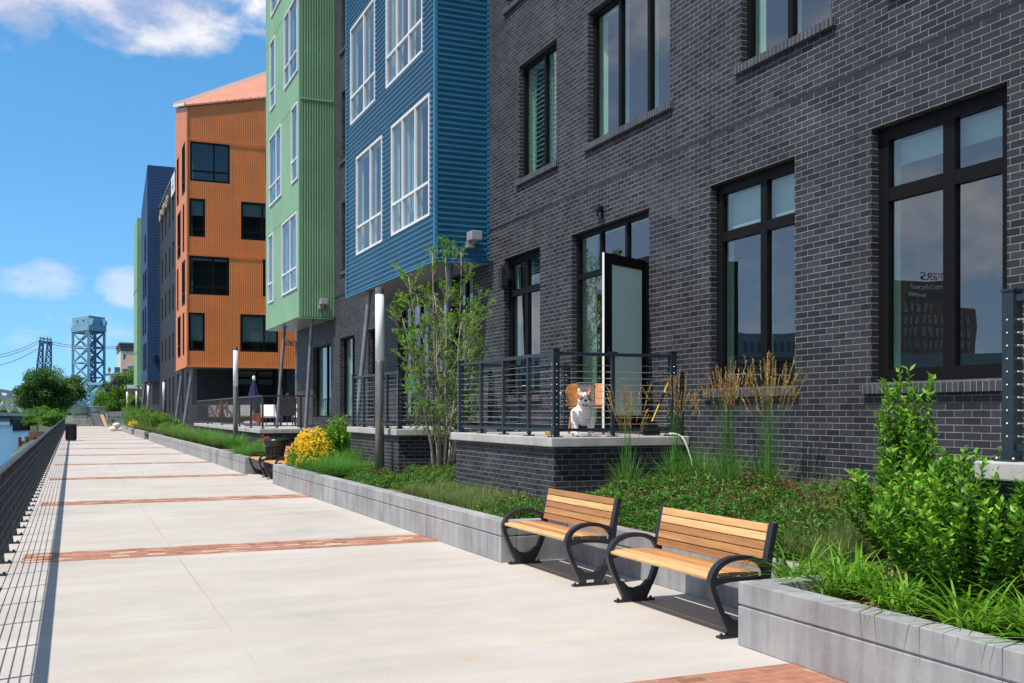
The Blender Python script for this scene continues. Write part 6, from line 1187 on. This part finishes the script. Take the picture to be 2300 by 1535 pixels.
# ------------------------------------------------------------------ buildings across the river, seen mirrored in the window glass
def refl(px, py, t_):                                                # point met after mirroring in the glass plane x = 7.55
    dx, dy = ray(px); k = 7.55/dx; return Vector((7.55-dx*t_, k*dy+dy*t_, CAM_H+(HZ-py)/F_PX*(k+t_)))
ot = thing('office_tower', 'brown office tower with rooftop lettering, mirrored in the right hand window', 'building', refl(2080, 900, 240)); a, b = refl(2012, 690, 235), refl(2140, 690, 240); zt = refl(2080, 632, 238).z; ztr = zt-6
dv = (b-a); dv.z = 0; ln_ = dv.length; dv.normalize(); back = Vector((-dv.y, dv.x, 0)); back = back if back.x < 0 else -back
FT = Frame((a.x, a.y, 0), dv, -back); brown = brick_mat('brown_tower_brick', (.16, .095, .07), (.19, .115, .085), (.17, .12, .1), bw=1, rh=.4)
mb = MB(); mb.fbox(FT, 0, ln_*.98, 0, zt, -22, 0); mb.fbox(FT, ln_*.98, ln_*1.35, 0, ztr, -22, -.02); mb.build('wall', brown, ot)
for i in range(12):
    for j in range(7): mb = MB(); u_ = ln_*(.06+i*.107); z_ = 5+j*3.4; 
    mb = MB()
    for j in range(9):
        z_ = 8+j*3.0
        if z_+2 < (zt-5 if i < 6 else ztr-2): mb.fbox(FT, ln_*(.05+i*.105), ln_*(.05+i*.105)+ln_*.05, z_, z_+2.1, .002, .06)
    mb.build('window_column', M['glass_bay'], ot)
mb = MB(); mb.fbox(FT, -.5, ln_*1.36, 0, 9.5, .1, 3); mb.build('podium', M['slab'], ot)
def text(s, u_, z_, size, mat, name):
    cu = bpy.data.curves.new(name, 'FONT'); cu.body = s; cu.size = size; cu.extrude = .06; cu.align_x = 'CENTER'; o = bpy.data.objects.new('tmp', cu); COL.objects.link(o); bpy.context.view_layer.update()
    me = bpy.data.meshes.new_from_object(o.evaluated_get(bpy.context.evaluated_depsgraph_get())); bpy.data.objects.remove(o); me.materials.clear(); me.materials.append(mat)
    X_ = Vector((0, 0, 1)).cross(FT.N); R_ = Matrix((X_, Vector((0, 0, 1)), FT.N)).transposed().to_4x4(); me.transform(Matrix.Translation(FT.p(u_, z_, .2)-ORG[ot.name])@R_); return raw_obj(name, me, ot)
text('RUTGERS', ln_*.72, zt+.3, 2.3, M['red_letters'], 'red_lettering'); text('Business School', ln_*.66, zt-1.9, 1.8, M['white'], 'white_lettering'); text('audible', ln_*.36, zt-3.8, 1.5, M['white'], 'small_lettering')
for (p0, p1, py, t_, m_, nm_, l_) in ((1940, 2300, 795, 150, 'slab', 'low_arena', 'long pale low hall across the river, mirrored in the right hand window'), (1560, 1800, 748, 190, 'greypaint', 'grey_office', 'grey office block across the river, mirrored in the second window'), (1100, 1330, 800, 260, 'cream', 'pale_block', 'pale block across the river, mirrored in the windows beside the tree')):
    a, b = refl(p0, py, t_), refl(p1, py, t_); o = thing(nm_, l_, 'building', (a.x, a.y, 0)); dv = b-a; dv.z = 0; l2 = dv.length; dv.normalize(); F2 = Frame((a.x, a.y, 0), dv, Vector((dv.y, -dv.x, 0))); F2.N = F2.N if F2.N.x > 0 else -F2.N
    mb = MB(); mb.fbox(F2, 0, l2, 0, (a.z+b.z)/2, -20, 0); mb.build('wall', M[m_], o)
    for j in range(max(1, int((a.z)/4))): mb = MB(); [mb.fbox(F2, l2*(k+.25)/14, l2*(k+.75)/14, 1.5+j*4, 3.6+j*4, .01, .06) for k in range(14)]; mb.build('window_band', M['cornice'], o)
for i, (px, t_, l_) in enumerate(((2245, 120, 'dark tree across the river, mirrored at the right of the large window'), (1850, 130, 'dark tree across the river, mirrored between the two large windows'), (1480, 140, 'dark tree across the river, mirrored by the open door'), (1250, 150, 'dark tree across the river, mirrored beside the multi stemmed tree'), (840, 160, 'dark tree across the river, mirrored in the glass under the bays'))):
    c = refl(px, 900, t_); tree('shore_tree', l_, c.x, c.y, 0, 7.5, 5, 5, .5, 'leaf_dark', 3500, .6, 30, 'trees across the river', seed=80+i)
